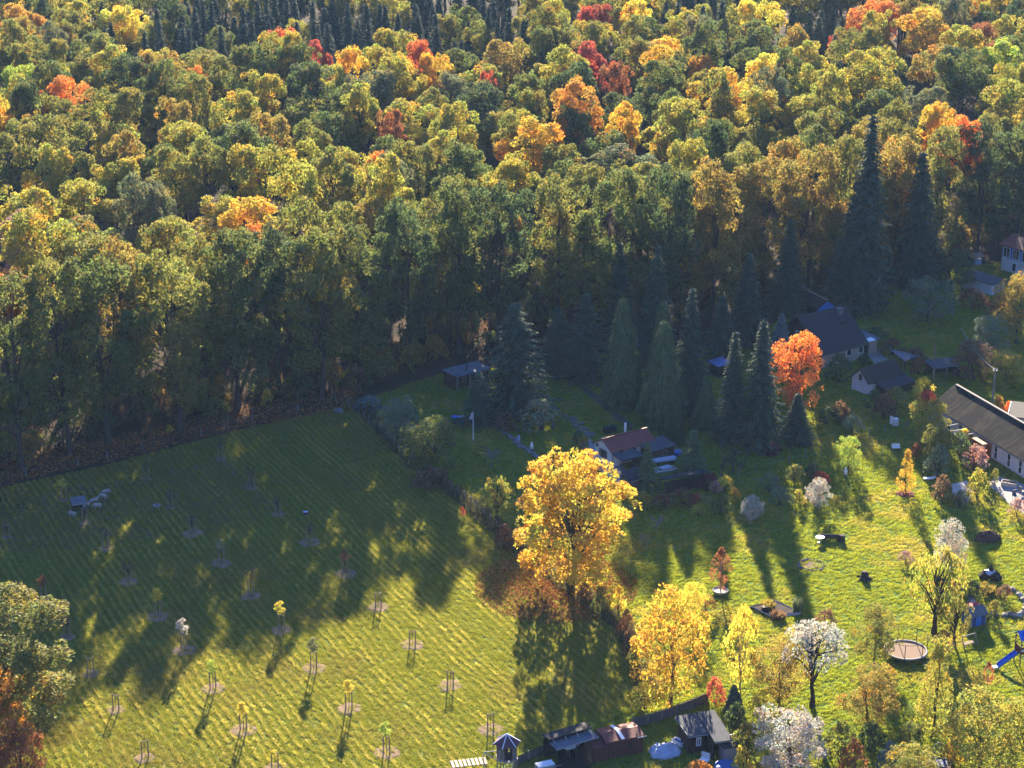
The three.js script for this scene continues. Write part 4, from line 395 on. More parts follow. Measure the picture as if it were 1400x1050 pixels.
fence('plank_fence', 'weathered plank fence from the play tower to the red shed', [[0.28,-176.79],[4.34,-180.16]], 1.1, 2, { boards: M.woodGrey, rails: [0.92] });
fence('plank_fence', 'weathered plank fence running from the red shed to the golden tree', [[12.24,-184.22],[15.22,-185.86],[18.38,-188.14],[20.24,-189.68]], 1.25, 2, { boards: M.woodGrey, rails: [0.95] });
fence('track_fence', 'thin railing along the forest track behind the garages', [[80.03,-351.03],[83.65,-354.69],[86.87,-357.48]], 1.1, 2.2, { rails: [0.95], rw: 0.04, rh: 0.04 });
// ---------------------------------------------------------------- poles, flags, wire
{ const o = thing('flagpole', 'white flagpole with a furled flag on the cottage lawn', 'flagpole', -5.3,-263.24); part(o, 'pole', cyl(0.07, 0.04, 4.2), M.white); const g = new THREE.BoxGeometry(0.35, 0.9, 0.08, 3, 6, 1), p = g.attributes.position; for (let i = 0; i < p.count; i++) p.setX(i, p.getX(i) + 0.12 * Math.sin(p.getY(i) * 5)); g.translate(-0.22, 3.5, 0); g.computeVertexNormals(); part(o, 'flag', g, M.tarp); }
{ const o = thing('flagpole', 'wooden flagpole with a white and green flag at the forest edge', 'flagpole', 60.95,-327.19); part(o, 'pole', cyl(0.08, 0.05, 4.4), M.timberGrey); const g = new THREE.BoxGeometry(1.6, 1.9, 0.05, 10, 8, 1), p = g.attributes.position; for (let i = 0; i < p.count; i++) { const x = p.getX(i), y = p.getY(i); p.setXYZ(i, x * 0.7, y - (0.8 - x) * 0.25, p.getZ(i) + 0.18 * Math.sin(x * 4 + y)); } g.translate(-0.6, 3.4, 0); g.computeVertexNormals(); part(o, 'flag', g, M.white); const e = new THREE.BoxGeometry(0.5, 0.7, 0.06, 4, 4, 1), r = e.attributes.position; for (let i = 0; i < r.count; i++) r.setZ(i, r.getZ(i) + 0.18 * Math.sin((r.getX(i) - 0.1) / 0.7 * 4 + r.getY(i)) + 0.02); e.translate(-0.75, 3.5, 0); e.computeVertexNormals(); part(o, 'emblem', e, std(0.02, 0.14, 0.1, 0.8)); }
{ const o = thing('bare_pole', 'bare brown timber pole standing beside the carport', 'pole', 62.66,-289.87); part(o, 'shaft', cyl(0.13, 0.1, 5), M.timber); part(o, 'cap', cyl(0.14, 0.02, 0.12, 0, 5), M.timberDark); }
{ const [x, z] = [68.77,-277.47], o = thing('utility_pole', 'grey utility pole with a cable behind the bungalow', 'pole', x, z); part(o, 'shaft', cyl(0.16, 0.12, 5.4), M.timberGrey); part(o, 'bracket', box(0.7, 0.1, 0.1, 0, 5, 0), M.metal); for (const k of [-0.3, 0, 0.3]) part(o, 'insulator', cyl(0.06, 0.05, 0.2, k, 5.1, 0), M.white); const c = thing('cable', 'sagging overhead cable from the utility pole', 'cable', x, z); const end = [66.82,-292.14], dx = end[0] - x, dz = end[1] - z, pts = []; for (let k = 0; k <= 16; k++) { const t = k / 16; pts.push(new THREE.Vector3(dx * t, 5.15 - 1.4 * Math.sin(Math.PI * t) * 0.5 + 1.3 * t, dz * t)); } part(c, 'wire', new THREE.TubeGeometry(new THREE.CatmullRomCurve3(pts), 32, 0.045, 6), M.weathered); }
// ---------------------------------------------------------------- garden things
{ const o = thing('covered_boat', 'long boat under a pale tarpaulin beside the cottage', 'boat', 20.2,-254.78, 0.35); const g = new THREE.CapsuleGeometry(0.5, 2.6, 6, 16); g.rotateZ(Math.PI / 2); g.scale(1, 0.7, 1.1); g.translate(0, 0.6, 0); part(o, 'cover', g, M.tarp); for (const k of [-1, 1]) part(o, 'trestle', box(0.12, 0.4, 1, k, 0), M.timberDark); }
{ const o = thing('ladder_pile', 'pile of pale poles and ladders beside the covered boat', 'pile', 20.01,-251.98, 0.3); const R = rng(5); for (let k = 0; k < 9; k++) part(o, 'pole', bar([-1.6 + R() * 0.5, 0.1 + R() * 0.5, -0.7 + R() * 1.4], [1.4 + R() * 0.5, 0.1 + R() * 0.5, -0.7 + R() * 1.4], 0.09), k % 2 ? M.white : M.weathered); part(o, 'sheet', box(1.6, 0.05, 1, 0.2, 0.62, 0, 0.3), M.tarp); }
{ const o = thing('blue_cart', 'blue plastic cart under the spruces beside the cottage', 'cart', 21.95,-257.37, 0.2); part(o, 'tub', box(1.3, 0.4, 0.8, 0, 0.35), M.bluePlastic); part(o, 'rim', [box(1.4, 0.08, 0.1, 0, 0.75, 0.4), box(1.4, 0.08, 0.1, 0, 0.75, -0.4)], M.tarp); for (const k of [-1, 1]) { const w = new THREE.CylinderGeometry(0.22, 0.22, 0.1, 12); w.rotateX(Math.PI / 2); w.translate(-0.3, 0.22, k * 0.46); part(o, 'wheel', w, M.black); } part(o, 'handle', bar([0.6, 0.7, 0], [1.1, 0.95, 0], 0.06), M.metal); }
{ const o = thing('water_butt', 'green water butt with a blue lid under the broad fir', 'barrel', -7.96,-269.62); part(o, 'barrel', cyl(0.45, 0.5, 1, 0, 0, 0, 16), std(0.03, 0.09, 0.07, 0.6)); part(o, 'lid', cyl(0.52, 0.5, 0.08, 0, 1, 0, 16), M.bluePlastic); }
{ const o = thing('compost_bin', 'grey compost bin with a pale lid beside the green water butt', 'bin', -7.05,-269.91, 0.4); part(o, 'body', cyl(0.5, 0.4, 0.9, 0, 0, 0, 8), std(0.05, 0.12, 0.11, 0.7)); part(o, 'lid', box(0.9, 0.06, 0.6, 0, 0.92), M.tarp); }
for (const [lab, x, z, m] of [['pale statue on the stone border of the cottage lawn', 0.9,-262.15, M.tarp], ['white stone figure at the lower end of the lawn border', 2.66,-259.48, M.white], ['small pale ornament at the foot of the green mound shrub', 5.68,-267.65, M.stone], ['white garden figure on the lawn under the pale apple tree', 43.64,-250.48, M.white], ['grey stone lantern near the broad fir', -3.66,-268.49, M.stone]]) { const o = thing('garden_figure', lab, 'statue', x, z, x); part(o, 'plinth', box(0.45, 0.25, 0.45), M.stone); part(o, 'figure', new THREE.LatheGeometry([[0, 0.25], [0.24, 0.25], [0.2, 0.5], [0.28, 0.72], [0.12, 0.9], [0.16, 1.05], [0.1, 1.2], [0, 1.24]].map(([a, b]) => new THREE.Vector2(a, b)), 12), m); }
{ const o = thing('stone_border', 'low stone border crossing the cottage lawn', 'border', -1.72,-267.09), pts = [[-1.72,-267.09],[0,-263.78],[1.19,-261.08],[2.36,-258.95],[3.91,-256.33]], R = rng(8); const [bx, bz] = pts[0]; for (let i = 0; i < pts.length - 1; i++) for (let k = 0; k < 7; k++) { const t = k / 7, g = new THREE.DodecahedronGeometry(0.3 + 0.16 * R(), 0); g.scale(1.2, 0.6, 0.9); g.rotateY(R() * 6); g.translate(pts[i][0] + (pts[i + 1][0] - pts[i][0]) * t - bx + (R() - 0.5) * 0.5, 0.12, pts[i][1] + (pts[i + 1][1] - pts[i][1]) * t - bz + (R() - 0.5) * 0.5); part(o, 'stone', g, M.stone); } }
{ const o = thing('stone_border', 'stone edged steps between the mound shrub and the cottage', 'border', 7.97,-269.91), R = rng(9), pts = [[8.03,-272.2],[9.18,-269.34],[10.09,-265.98],[11.23,-264.33]], [bx, bz] = [7.97,-269.91]; for (let i = 0; i < 3; i++) for (let k = 0; k < 6; k++) { const t = k / 6, g = new THREE.BoxGeometry(0.7 + 0.4 * R(), 0.14, 0.45); g.rotateY(R()); g.translate(pts[i][0] + (pts[i + 1][0] - pts[i][0]) * t - bx + (R() - 0.5) * 1.4, 0.1, pts[i][1] + (pts[i + 1][1] - pts[i][1]) * t - bz); part(o, 'slab', g, M.stone); } }
{ const o = thing('bench_box', 'dark wooden bench box on the lawn behind the cottage', 'box', 13.51,-265.98, 0.5); part(o, 'chest', box(1.7, 0.9, 0.8), M.woodDark); part(o, 'lid', box(1.8, 0.08, 0.9, 0, 0.9), M.feltDark); }
{ const o = thing('garden_bench', 'pale bench on the lawn beside the small golden tree', 'bench', 51.81,-259.48, 0.05); part(o, 'seat', box(1.1, 0.08, 0.5, 0, 0.42), M.white); part(o, 'back', box(1.1, 0.4, 0.06, 0, 0.5, -0.24), M.white); for (const k of [-0.45, 0.45]) part(o, 'leg', box(0.08, 0.42, 0.45, k), M.timberGrey); }
{ const o = thing('white_post_box', 'white upright container at the hedge beside the big lawn', 'box', 53.33,-268.78, 0.3); part(o, 'body', box(0.7, 1.1, 0.6), M.white); part(o, 'door', box(0.06, 1.2, 0.5, -0.62, 0.3, 0, 0.5), M.white); }
{ const o = thing('deck_lounger', 'small white sunbed on the shaded lawn near the bungalow', 'lounger', 54.18,-248.99, 0.1); part(o, 'bed', box(1.2, 0.08, 0.6, 0, 0.3), M.white); part(o, 'head_rest', bar([0.6, 0.36, 0], [0.95, 0.6, 0], 0.08, 0.6), M.white); for (const a of [-0.5, 0.5]) part(o, 'leg', box(0.06, 0.3, 0.5, a), M.metal); }
{ const o = thing('planter_box', 'timber planter box on the patio', 'planter', 64.36,-247.27, -0.4); part(o, 'box', [box(2, 0.55, 0.08, 0, 0, 0.5), box(2, 0.55, 0.08, 0, 0, -0.5), box(0.08, 0.55, 0.92, -0.96), box(0.08, 0.55, 0.92, 0.96)], M.paleWood); part(o, 'soil', box(1.8, 0.45, 0.9), M.soil); }
for (const [lab, x, z, r] of [['blue grey patio chair facing the planter box', 64.13,-242.95, 0.4], ['blue grey patio chair turned towards the lawn', 65.3,-244.38, 2]]) { const o = thing('patio_chair', lab, 'chair', x, z, r); part(o, 'seat', box(0.6, 0.07, 0.6, 0, 0.42), M.zinc); part(o, 'back', box(0.6, 0.65, 0.07, 0, 0.49, -0.28), M.zinc); for (const a of [-0.25, 0.25]) for (const b of [-0.25, 0.25]) part(o, 'leg', box(0.05, 0.42, 0.05, a, 0, b), M.metal); }
{ const o = thing('garden_table', 'round white garden table on the sunny lawn', 'table', 37.35,-229.45); part(o, 'top', cyl(0.55, 0.55, 0.06, 0, 0.7, 0, 24), M.white); part(o, 'stem', cyl(0.05, 0.05, 0.7), M.metal); part(o, 'foot', cyl(0.35, 0.1, 0.08), M.metal); }
{ const o = thing('timber_seat', 'dark rustic log bench behind the white garden table', 'bench', 38.78,-230.09, -0.05); const g = new THREE.CylinderGeometry(0.3, 0.26, 2.6, 10); g.rotateZ(Math.PI / 2); g.translate(0, 0.55, 0); part(o, 'log', g, M.barkDark); for (const k of [-0.9, 0.9]) part(o, 'support', cyl(0.2, 0.22, 0.4, k), M.barkDark); part(o, 'stump', cyl(0.4, 0.36, 0.9, 1.3, 0, 0.3), M.barkDark); }
{ const o = thing('fire_pit', 'round ash fire pit ringed with grey stones on the lawn', 'fire pit', 35.41,-222.96); part(o, 'ash_bed', cyl(1, 0.9, 0.06, 0, 0.02, 0, 24), std(0.12, 0.075, 0.07, 1)); const R = rng(14); for (let k = 0; k < 26; k++) { const a = (k / 26) * 6.28, r = 1.35 + 0.35 * R(), g = new THREE.DodecahedronGeometry(0.12 + 0.12 * R(), 0); g.scale(1.2, 0.7, 1); g.translate(Math.cos(a) * r, 0.06, Math.sin(a) * r * 1); part(o, 'stone', g, M.stone); } }
{ const o = thing('tree_stump', 'solitary dark tree stump on the sunny lawn', 'stump', 41.12,-219.14); part(o, 'stump', new THREE.LatheGeometry([[0, 0.95], [0.35, 0.95], [0.45, 0.6], [0.5, 0.3], [0.8, 0]].map(([a, b]) => new THREE.Vector2(a, b)), 9), M.barkDark); for (let k = 0; k < 5; k++) part(o, 'root', bar([Math.cos(k * 1.26) * 0.4, 0.25, Math.sin(k * 1.26) * 0.4], [Math.cos(k * 1.26) * 1, 0, Math.sin(k * 1.26) * 1], 0.22, 0.18), M.barkDark); }
{ const o = thing('raised_bed', 'timber edged raised bed with dry grasses on the lawn', 'flower bed', 29.87,-210.71, -0.1); const c = [[-2.9, -0.6], [-0.3, -2.3], [2.6, 0.6], [-0.6, 1.8]]; for (let k = 0; k < 4; k++) part(o, 'edge_board', bar([c[k][0], 0.18, c[k][1]], [c[(k + 1) % 4][0], 0.18, c[(k + 1) % 4][1]], 0.12, 0.36), M.weathered); const s = new THREE.ShapeGeometry(new THREE.Shape(c.map(([a, b]) => new THREE.Vector2(a * 0.98, -b * 0.98)))); s.rotateX(-Math.PI / 2); s.translate(0, 0.26, 0); part(o, 'soil', s, M.soil); part(o, 'bucket', cyl(0.3, 0.34, 0.4, -1.4, 0.26, 0.2), M.black); }
{ const o = thing('wood_pile', 'rounded heap of cut brushwood on the lawn below the patio', 'pile', 57.86,-230.31, 0.2); const g = new THREE.SphereGeometry(1, 28, 14, 0, 6.3, 0, 1.57), p = g.attributes.position; for (let i = 0; i < p.count; i++) { const n = 0.8 + 0.4 * fbm(p.getX(i) * 0.3 + 0.5, p.getZ(i) * 0.3 + 0.5, 16, 4, 3); p.setXYZ(i, p.getX(i) * 1.6 * n, p.getY(i) * 1.1 * n, p.getZ(i) * 1.1 * n); } g.computeVertexNormals(); part(o, 'heap', mergeCrease(g), std(0.085, 0.045, 0.035, 1)); const R = rng(23); for (let k = 0; k < 60; k++) { const a = R() * 6.28, r = R() * 1.3, y = 1 * Math.sqrt(Math.max(0, 1 - (r / 1.6) ** 2)); part(o, 'branch', bar([Math.cos(a) * r - 0.4, y * 0.95, Math.sin(a) * r * 0.7], [Math.cos(a) * r + 0.4, y * 0.95 + (R() - 0.5) * 0.4, Math.sin(a) * r * 0.7 + (R() - 0.5) * 0.7], 0.05), M.woodBrown); } }
{ const o = thing('garden_fountain', 'dark rock fountain with pale tarpaulin in the stone garden', 'fountain', 55.62,-219.14); const R = rng(33); for (let k = 0; k < 9; k++) { const g = new THREE.DodecahedronGeometry(0.35 + 0.35 * R(), 0); g.translate((R() - 0.5) * 1.8, 0.3 + R() * 0.4, (R() - 0.5) * 1.2); part(o, 'rock', g, M.barkDark); } const g = new THREE.SphereGeometry(0.9, 18, 8, 0, 6.3, 0, 1.5); g.scale(1, 0.5, 0.7); g.translate(0, 0.75, 0); part(o, 'sheet', g, M.tarp); part(o, 'top_stone', new THREE.ConeGeometry(0.35, 0.9, 7).translate(0.2, 1.5, 0), M.barkDark); }
for (let k = 0, R = rng(35); k < 26; k++) { const t = k / 26, a = -0.9 + t * 4.4, [cx, cz] = [55.53,-213.34], o = thing('garden_rock', 'pale rock edging the bend of the stone garden', 'rock', cx + Math.cos(a) * 3 + (R() - 0.5) * 0.5, cz + Math.sin(a) * 4 + (R() - 0.5) * 0.6, R() * 6, 'rocks edging the stone garden'); const g = new THREE.DodecahedronGeometry(0.25 + 0.22 * R(), 0); g.scale(1.2, 0.8, 1); g.translate(0, 0.14, 0); part(o, 'rock', g, R() < 0.6 ? M.stone : M.weathered); }
{ const o = thing('blue_hut', 'small blue wooden hut with a pale pitched roof on the lawn', 'hut', 51.45,-207.78, 0.42); gable(o, 2, 1.7, 1.35, 2, 0.16, M.blueDark, M.zinc, M.blueDark); part(o, 'door', box(0.7, 1.2, 0.05, 0, 0, 0.88), M.blueWall); for (const k of [-0.95, 0.95]) part(o, 'corner_board', box(0.08, 1.35, 0.08, k, 0, 0.86), M.weathered); }
{ const o = thing('red_box', 'red flat roofed box behind the small blue hut', 'box', 52.06,-210.71, 0.2); part(o, 'body', box(1.2, 0.8, 0.8), M.woodRed); part(o, 'lid', box(1.4, 0.08, 1, 0, 0.8), M.redPaint); }
{ const o = thing('garden_swing', 'tilted wooden swing seat frame before the blue hut', 'swing', 49.79,-202.13, 0.5); part(o, 'frame', [bar([-0.9, 0, 0.3], [-0.9, 1.3, -0.2], 0.09), bar([0.9, 0, 0.3], [0.9, 1.3, -0.2], 0.09), bar([-0.9, 1.3, -0.2], [0.9, 1.3, -0.2], 0.09), bar([0.9, 0, 0.3], [0.9, 0, -0.7], 0.09), bar([-0.9, 0, 0.3], [-0.9, 0, -0.7], 0.09)], M.timberGrey); for (let k = 0; k < 3; k++) part(o, 'slat', box(1.5, 0.05, 0.14, 0, 0.4, -0.3 + k * 0.2), M.timber); }
{ // round trampoline
  const o = thing('trampoline', 'round trampoline with dark enclosure posts under the trees', 'trampoline', 42.49,-200.07); const r = 2.3; const tor = (rr, y, t) => { const g = new THREE.TorusGeometry(rr, t, 6, 40); g.rotateX(Math.PI / 2); g.translate(0, y, 0); return g; }; part(o, 'ring', tor(r, 0.6, 0.06), M.timberDark); part(o, 'top_ring', tor(r, 2.3, 0.03), M.black); part(o, 'mat', cyl(r - 0.15, r - 0.15, 0.03, 0, 0.57, 0, 40), std(0.17, 0.11, 0.075, 0.9)); for (let k = 0; k < 7; k++) { const a = k * 0.9; part(o, 'post', cyl(0.04, 0.04, 2.3, Math.cos(a) * r, 0, Math.sin(a) * r, 8), M.black); } part(o, 'pad', tor(r - 0.05, 0.62, 0.12).scale(1, 1, 1), M.weathered); }
{ // climbing tower with the blue slide
  const o = thing('slide_tower', 'wooden climbing tower with a blue roof and blue slide', 'playground', 54.73,-198.05, 0.25); const h0 = 1.5; part(o, 'platform', box(1.6, 0.1, 1.4, 0, h0), M.timber); for (const a of [-0.75, 0.75]) for (const b of [-0.65, 0.65]) part(o, 'post', box(0.11, h0 + 1.9, 0.11, a, 0, b), M.timber); part(o, 'panel', [box(0.06, 0.8, 1.3, -0.8, h0 + 0.1), box(1.5, 0.8, 0.06, 0, h0 + 0.1, 0.7)], M.woodRed); for (const k of [-1, 1]) { const g = new THREE.BoxGeometry(2, 0.06, 1.25); g.translate(0, 0, 0.6); const r = part(o, 'roof', g, M.bluePlastic); r.position.set(0, h0 + 2.55, 0); r.rotation.order = 'YXZ'; r.rotation.set(0.65, k > 0 ? 0 : Math.PI, 0); } for (const [a, b] of [[-0.6, 0.5], [-0.2, 0.5], [0.2, 0.5]]) part(o, 'flower_print', box(0.24, 0.24, 0.04, a, h0 + 0.4, 0.75), M.white); part(o, 'slide', [bar([-0.9, h0 + 0.05, 0.1], [-3.1, 0.3, 0.3], 0.08, 0.56), bar([-0.9, h0 + 0.22, -0.2], [-3.1, 0.45, 0], 0.22, 0.06), bar([-0.9, h0 + 0.22, 0.4], [-3.1, 0.45, 0.6], 0.22, 0.06)], M.bluePlastic); part(o, 'slide_end', box(0.7, 0.12, 0.6, -3.4, 0.2, 0.32), M.tarp); part(o, 'swing_beam', bar([0.8, h0 + 0.9, 0], [3.6, h0 + 0.9, 0], 0.12), M.timber); part(o, 'swing_leg', [bar([3.6, h0 + 0.9, 0], [3.6, 0, 1], 0.1), bar([3.6, h0 + 0.9, 0], [3.6, 0, -1], 0.1)], M.timber); part(o, 'climbing_leg', [bar([-0.4, h0, 0.7], [-0.7, 0, 1.8], 0.08), bar([0.4, h0, 0.7], [0.5, 0, 1.8], 0.08)], M.timber); }
{ const o = thing('garden_trellis', 'wire ring trellis beside a blue cover at the bottom hedge', 'trellis', 41.97,-179.02, 0.2); const g = new THREE.TorusGeometry(0.6, 0.04, 6, 30); g.translate(0, 0.75, 0); part(o, 'ring', g, M.metal); for (const k of [-0.3, 0, 0.3]) part(o, 'spoke', cyl(0.02, 0.02, 1.15, k, 0.15, 0, 6), M.metal); const q = thing('pool_cover', 'dark blue pool cover at the bottom hedge', 'pool', 41.66,-177.07, -0.3); part(q, 'cover', box(2.4, 0.3, 1.7), M.blueDark); part(q, 'edge', [box(2.5, 0.1, 0.1, 0, 0.3, 0.85), box(2.5, 0.1, 0.1, 0, 0.3, -0.85)], M.weathered); }
{ const o = thing('tree_pot', 'round pale planting tub under the small red tree', 'planter', 23.94,-215.24); part(o, 'tub', new THREE.LatheGeometry([[0, 0], [0.75, 0], [0.95, 0.5], [0.88, 0.55], [0.8, 0.42], [0, 0.42]].map(([a, b]) => new THREE.Vector2(a, b)), 20), M.weathered); }
{ const o = thing('low_mound', 'dark red leaf mound around the foot of the small golden tree', 'leaf pile', 50.4,-244.38); const g = new THREE.SphereGeometry(1, 24, 8, 0, 6.3, 0, 1.5), p = g.attributes.position; for (let i = 0; i < p.count; i++) { const n = 0.75 + 0.5 * fbm(p.getX(i) * 0.3 + 0.5, p.getZ(i) * 0.3 + 0.5, 16, 4, 13); p.setXYZ(i, p.getX(i) * 1.3 * n, p.getY(i) * 0.25 * n, p.getZ(i) * 1.2 * n); } part(o, 'leaves', mergeCrease(g), std(0.15, 0.045, 0.035, 1)); }
// sheep and their shelter
{ const o = thing('sheep_shelter', 'small sheep shelter with a grey tin roof on the pasture', 'shelter', -54.49,-239.45, 0.35); slabRoof(o, 'roof', 1.9, 1.5, 0, 1.25, 0, 0.3, M.zinc); part(o, 'front_edge', box(1.9, 0.12, 0.06, 0, 0.98, 0.74), M.weathered); part(o, 'wall', [box(1.7, 1.3, 0.06, 0, 0, -0.6), box(0.06, 1.1, 1.2, -0.85, 0, 0), box(0.06, 1.1, 1.2, 0.85, 0, 0)], M.woodBrown); }
function sheepGeo(graze) {
  const n = 44, mc = new MarchingCubes(n, new THREE.MeshBasicMaterial(), false, false, 60000), bones = [[[-0.36, 0.62, 0], [0.3, 0.64, 0], 0.24, 0.25], [[0.3, 0.7, 0], graze ? [0.55, 0.52, 0] : [0.52, 0.9, 0], 0.15, 0.11], [graze ? [0.55, 0.52, 0] : [0.52, 0.92, 0], graze ? [0.68, 0.3, 0.02] : [0.72, 0.86, 0.02], 0.1, 0.06], [graze ? [0.53, 0.5, 0] : [0.5, 0.95, 0], graze ? [0.5, 0.5, 0.17] : [0.48, 0.95, 0.17], 0.035, 0.025], [graze ? [0.53, 0.5, 0] : [0.5, 0.95, 0], graze ? [0.5, 0.5, -0.17] : [0.48, 0.95, -0.17], 0.035, 0.025], [[-0.55, 0.62, 0], [-0.62, 0.42, 0], 0.05, 0.03]];
  for (const s of [-1, 1]) { bones.push([[0.26, 0.5, s * 0.12], [0.27, 0.25, s * 0.12], 0.08, 0.045], [[0.27, 0.25, s * 0.12], [0.26, 0.02, s * 0.12], 0.045, 0.04], [[-0.32, 0.5, s * 0.12], [-0.28, 0.32, s * 0.12], 0.1, 0.055], [[-0.28, 0.32, s * 0.12], [-0.36, 0.22, s * 0.12], 0.055, 0.045], [[-0.36, 0.22, s * 0.12], [-0.34, 0.02, s * 0.12], 0.045, 0.04]); }
  const d = (x, y, z) => { let m = 9; for (const [a, b, r0, r1] of bones) { const vx = b[0] - a[0], vy = b[1] - a[1], vz = b[2] - a[2], t = Math.max(0, Math.min(1, ((x - a[0]) * vx + (y - a[1]) * vy + (z - a[2]) * vz) / (vx * vx + vy * vy + vz * vz))), q = Math.hypot(x - a[0] - vx * t, y - a[1] - vy * t, z - a[2] - vz * t) - (r0 + (r1 - r0) * t), h = Math.max(0, 0.05 - Math.abs(m - q)) / 0.05; m = Math.min(m, q) - h * h * 0.0125; } return m; };
  for (let k = 0; k < n; k++) for (let j = 0; j < n; j++) for (let i = 0; i < n; i++) { const f = (q) => (q - n / 2) / (n / 2); mc.field[k * n * n + j * n + i] = -d(f(i) * 0.8, f(j) * 0.8 + 0.6, f(k) * 0.8); }
  mc.isolation = 0; mc.update(); const g = new THREE.BufferGeometry(), c = mc.count; g.setAttribute('position', new THREE.BufferAttribute(mc.positionArray.slice(0, c * 3), 3)); g.setAttribute('normal', new THREE.BufferAttribute(mc.normalArray.slice(0, c * 3), 3)); g.scale(0.8, 0.8, 0.8); g.translate(0, 0.6, 0); return metric(g);
}
{ const G = [sheepGeo(true), sheepGeo(false)]; G.forEach((g) => (g.userData.uv = true)); [[-51.9,-243.9, 0.6, 0, 'grazing pale sheep, furthest uphill on the pasture'], [-52.02,-242.48, 2.8, 0, 'pale sheep just below the one furthest uphill'], [-52.87,-241.07, 0.5, 1, 'sheep standing between the shelter and the uphill pair'], [-52.19,-239.45, 3.3, 0, 'sheep grazing downhill of the standing one'], [-53.57,-239.45, 0.9, 1, 'sheep standing right beside the tin roofed shelter'], [-54.82,-236.94, 2.6, 0, 'lone sheep grazing below the shelter']].forEach(([x, z, r, k, label]) => { const m = new THREE.Mesh(G[k], M.wool); m.name = numbered('sheep'); m.castShadow = m.receiveShadow = true; m.position.set(x, 0.02, z); m.rotation.y = r; tag(m, label, 'sheep', 'sheep on the pasture'); scene.add(m); }); }
{ const o = thing('feed_tub', 'pale round feed tub on the pasture', 'tub', -44.88,-240.37); const g = new THREE.TorusGeometry(0.38, 0.11, 8, 20); g.rotateX(Math.PI / 2); g.translate(0, 0.2, 0); part(o, 'rim', g, M.weathered); part(o, 'base', cyl(0.34, 0.34, 0.08, 0, 0.03), M.black); }
{ const o = thing('boulder', 'pale grey boulder in the corner of the meadow by the fence', 'rock', -24.5,-273.65); const g = new THREE.DodecahedronGeometry(0.6, 1); g.scale(1.2, 0.75, 0.9); g.translate(0, 0.35, 0); part(o, 'rock', g, M.stone); }
{ const o = thing('feeder', 'small wooden bird feeder on a stand in the meadow', 'feeder', -25.66,-236.26); part(o, 'stand', box(0.08, 0.8, 0.08), M.timberDark); part(o, 'tray', box(0.5, 0.1, 0.4, 0, 0.8), M.timberDark); part(o, 'roof', box(0.6, 0.05, 0.5, 0, 1.1), M.tarp); part(o, 'support', [box(0.05, 0.2, 0.05, -0.2, 0.9), box(0.05, 0.2, 0.05, 0.2, 0.9)], M.timberDark); }

// ---------------------------------------------------------------- orchard saplings, each staked in a ring of wood chips
const chipTex = tex(256, (u, v) => { const a = fbm(u, v, 32, 3, 140), b = fbm(u, v, 6, 3, 142); return mix3(mix3([0.12, 0.075, 0.055], [0.36, 0.25, 0.19], a), [0.12, 0.11, 0.04], sst(b, 0.55, 0.75) * 0.7); }, true);
M.chips = new THREE.MeshPhysicalMaterial({ specularIntensity: 0.05, map: rep(chipTex, 1 / 1.6), bumpMap: rep(chipTex, 1 / 1.6), bumpScale: 0.08, roughness: 1 });
function mulchGeo(seed) { const R = rng(seed), p = [], rings = [0, 0.55, 0.85, 1.05, 1.35], n = 30, off = Array.from({ length: n }, () => R()); const at = (i, k) => { const a = ((k % n) / n) * 6.283, r = rings[i] * (1 + (i > 2 ? (off[k % n] - 0.5) * 0.28 : 0)); return [Math.cos(a) * r, [0.03, 0.035, 0.05, 0.055, 0.004][i] + (i && i < 4 ? 0.03 * off[(k * 7 + i * 3) % n] : 0), Math.sin(a) * r]; }; for (let i = 0; i < 4; i++) for (let k = 0; k < n; k++) { const a = at(i, k), b = at(i, k + 1), c = at(i + 1, k), d = at(i + 1, k + 1); if (i) p.push(...a, ...b, ...d); p.push(...a, ...d, ...c); } const g = new THREE.BufferGeometry(); g.setAttribute('position', new THREE.Float32BufferAttribute(p, 3)); g.computeVertexNormals(); const m = metric(g); m.userData.uv = true; return m; }
const mulch = [mulchGeo(1), mulchGeo(2), mulchGeo(3)];
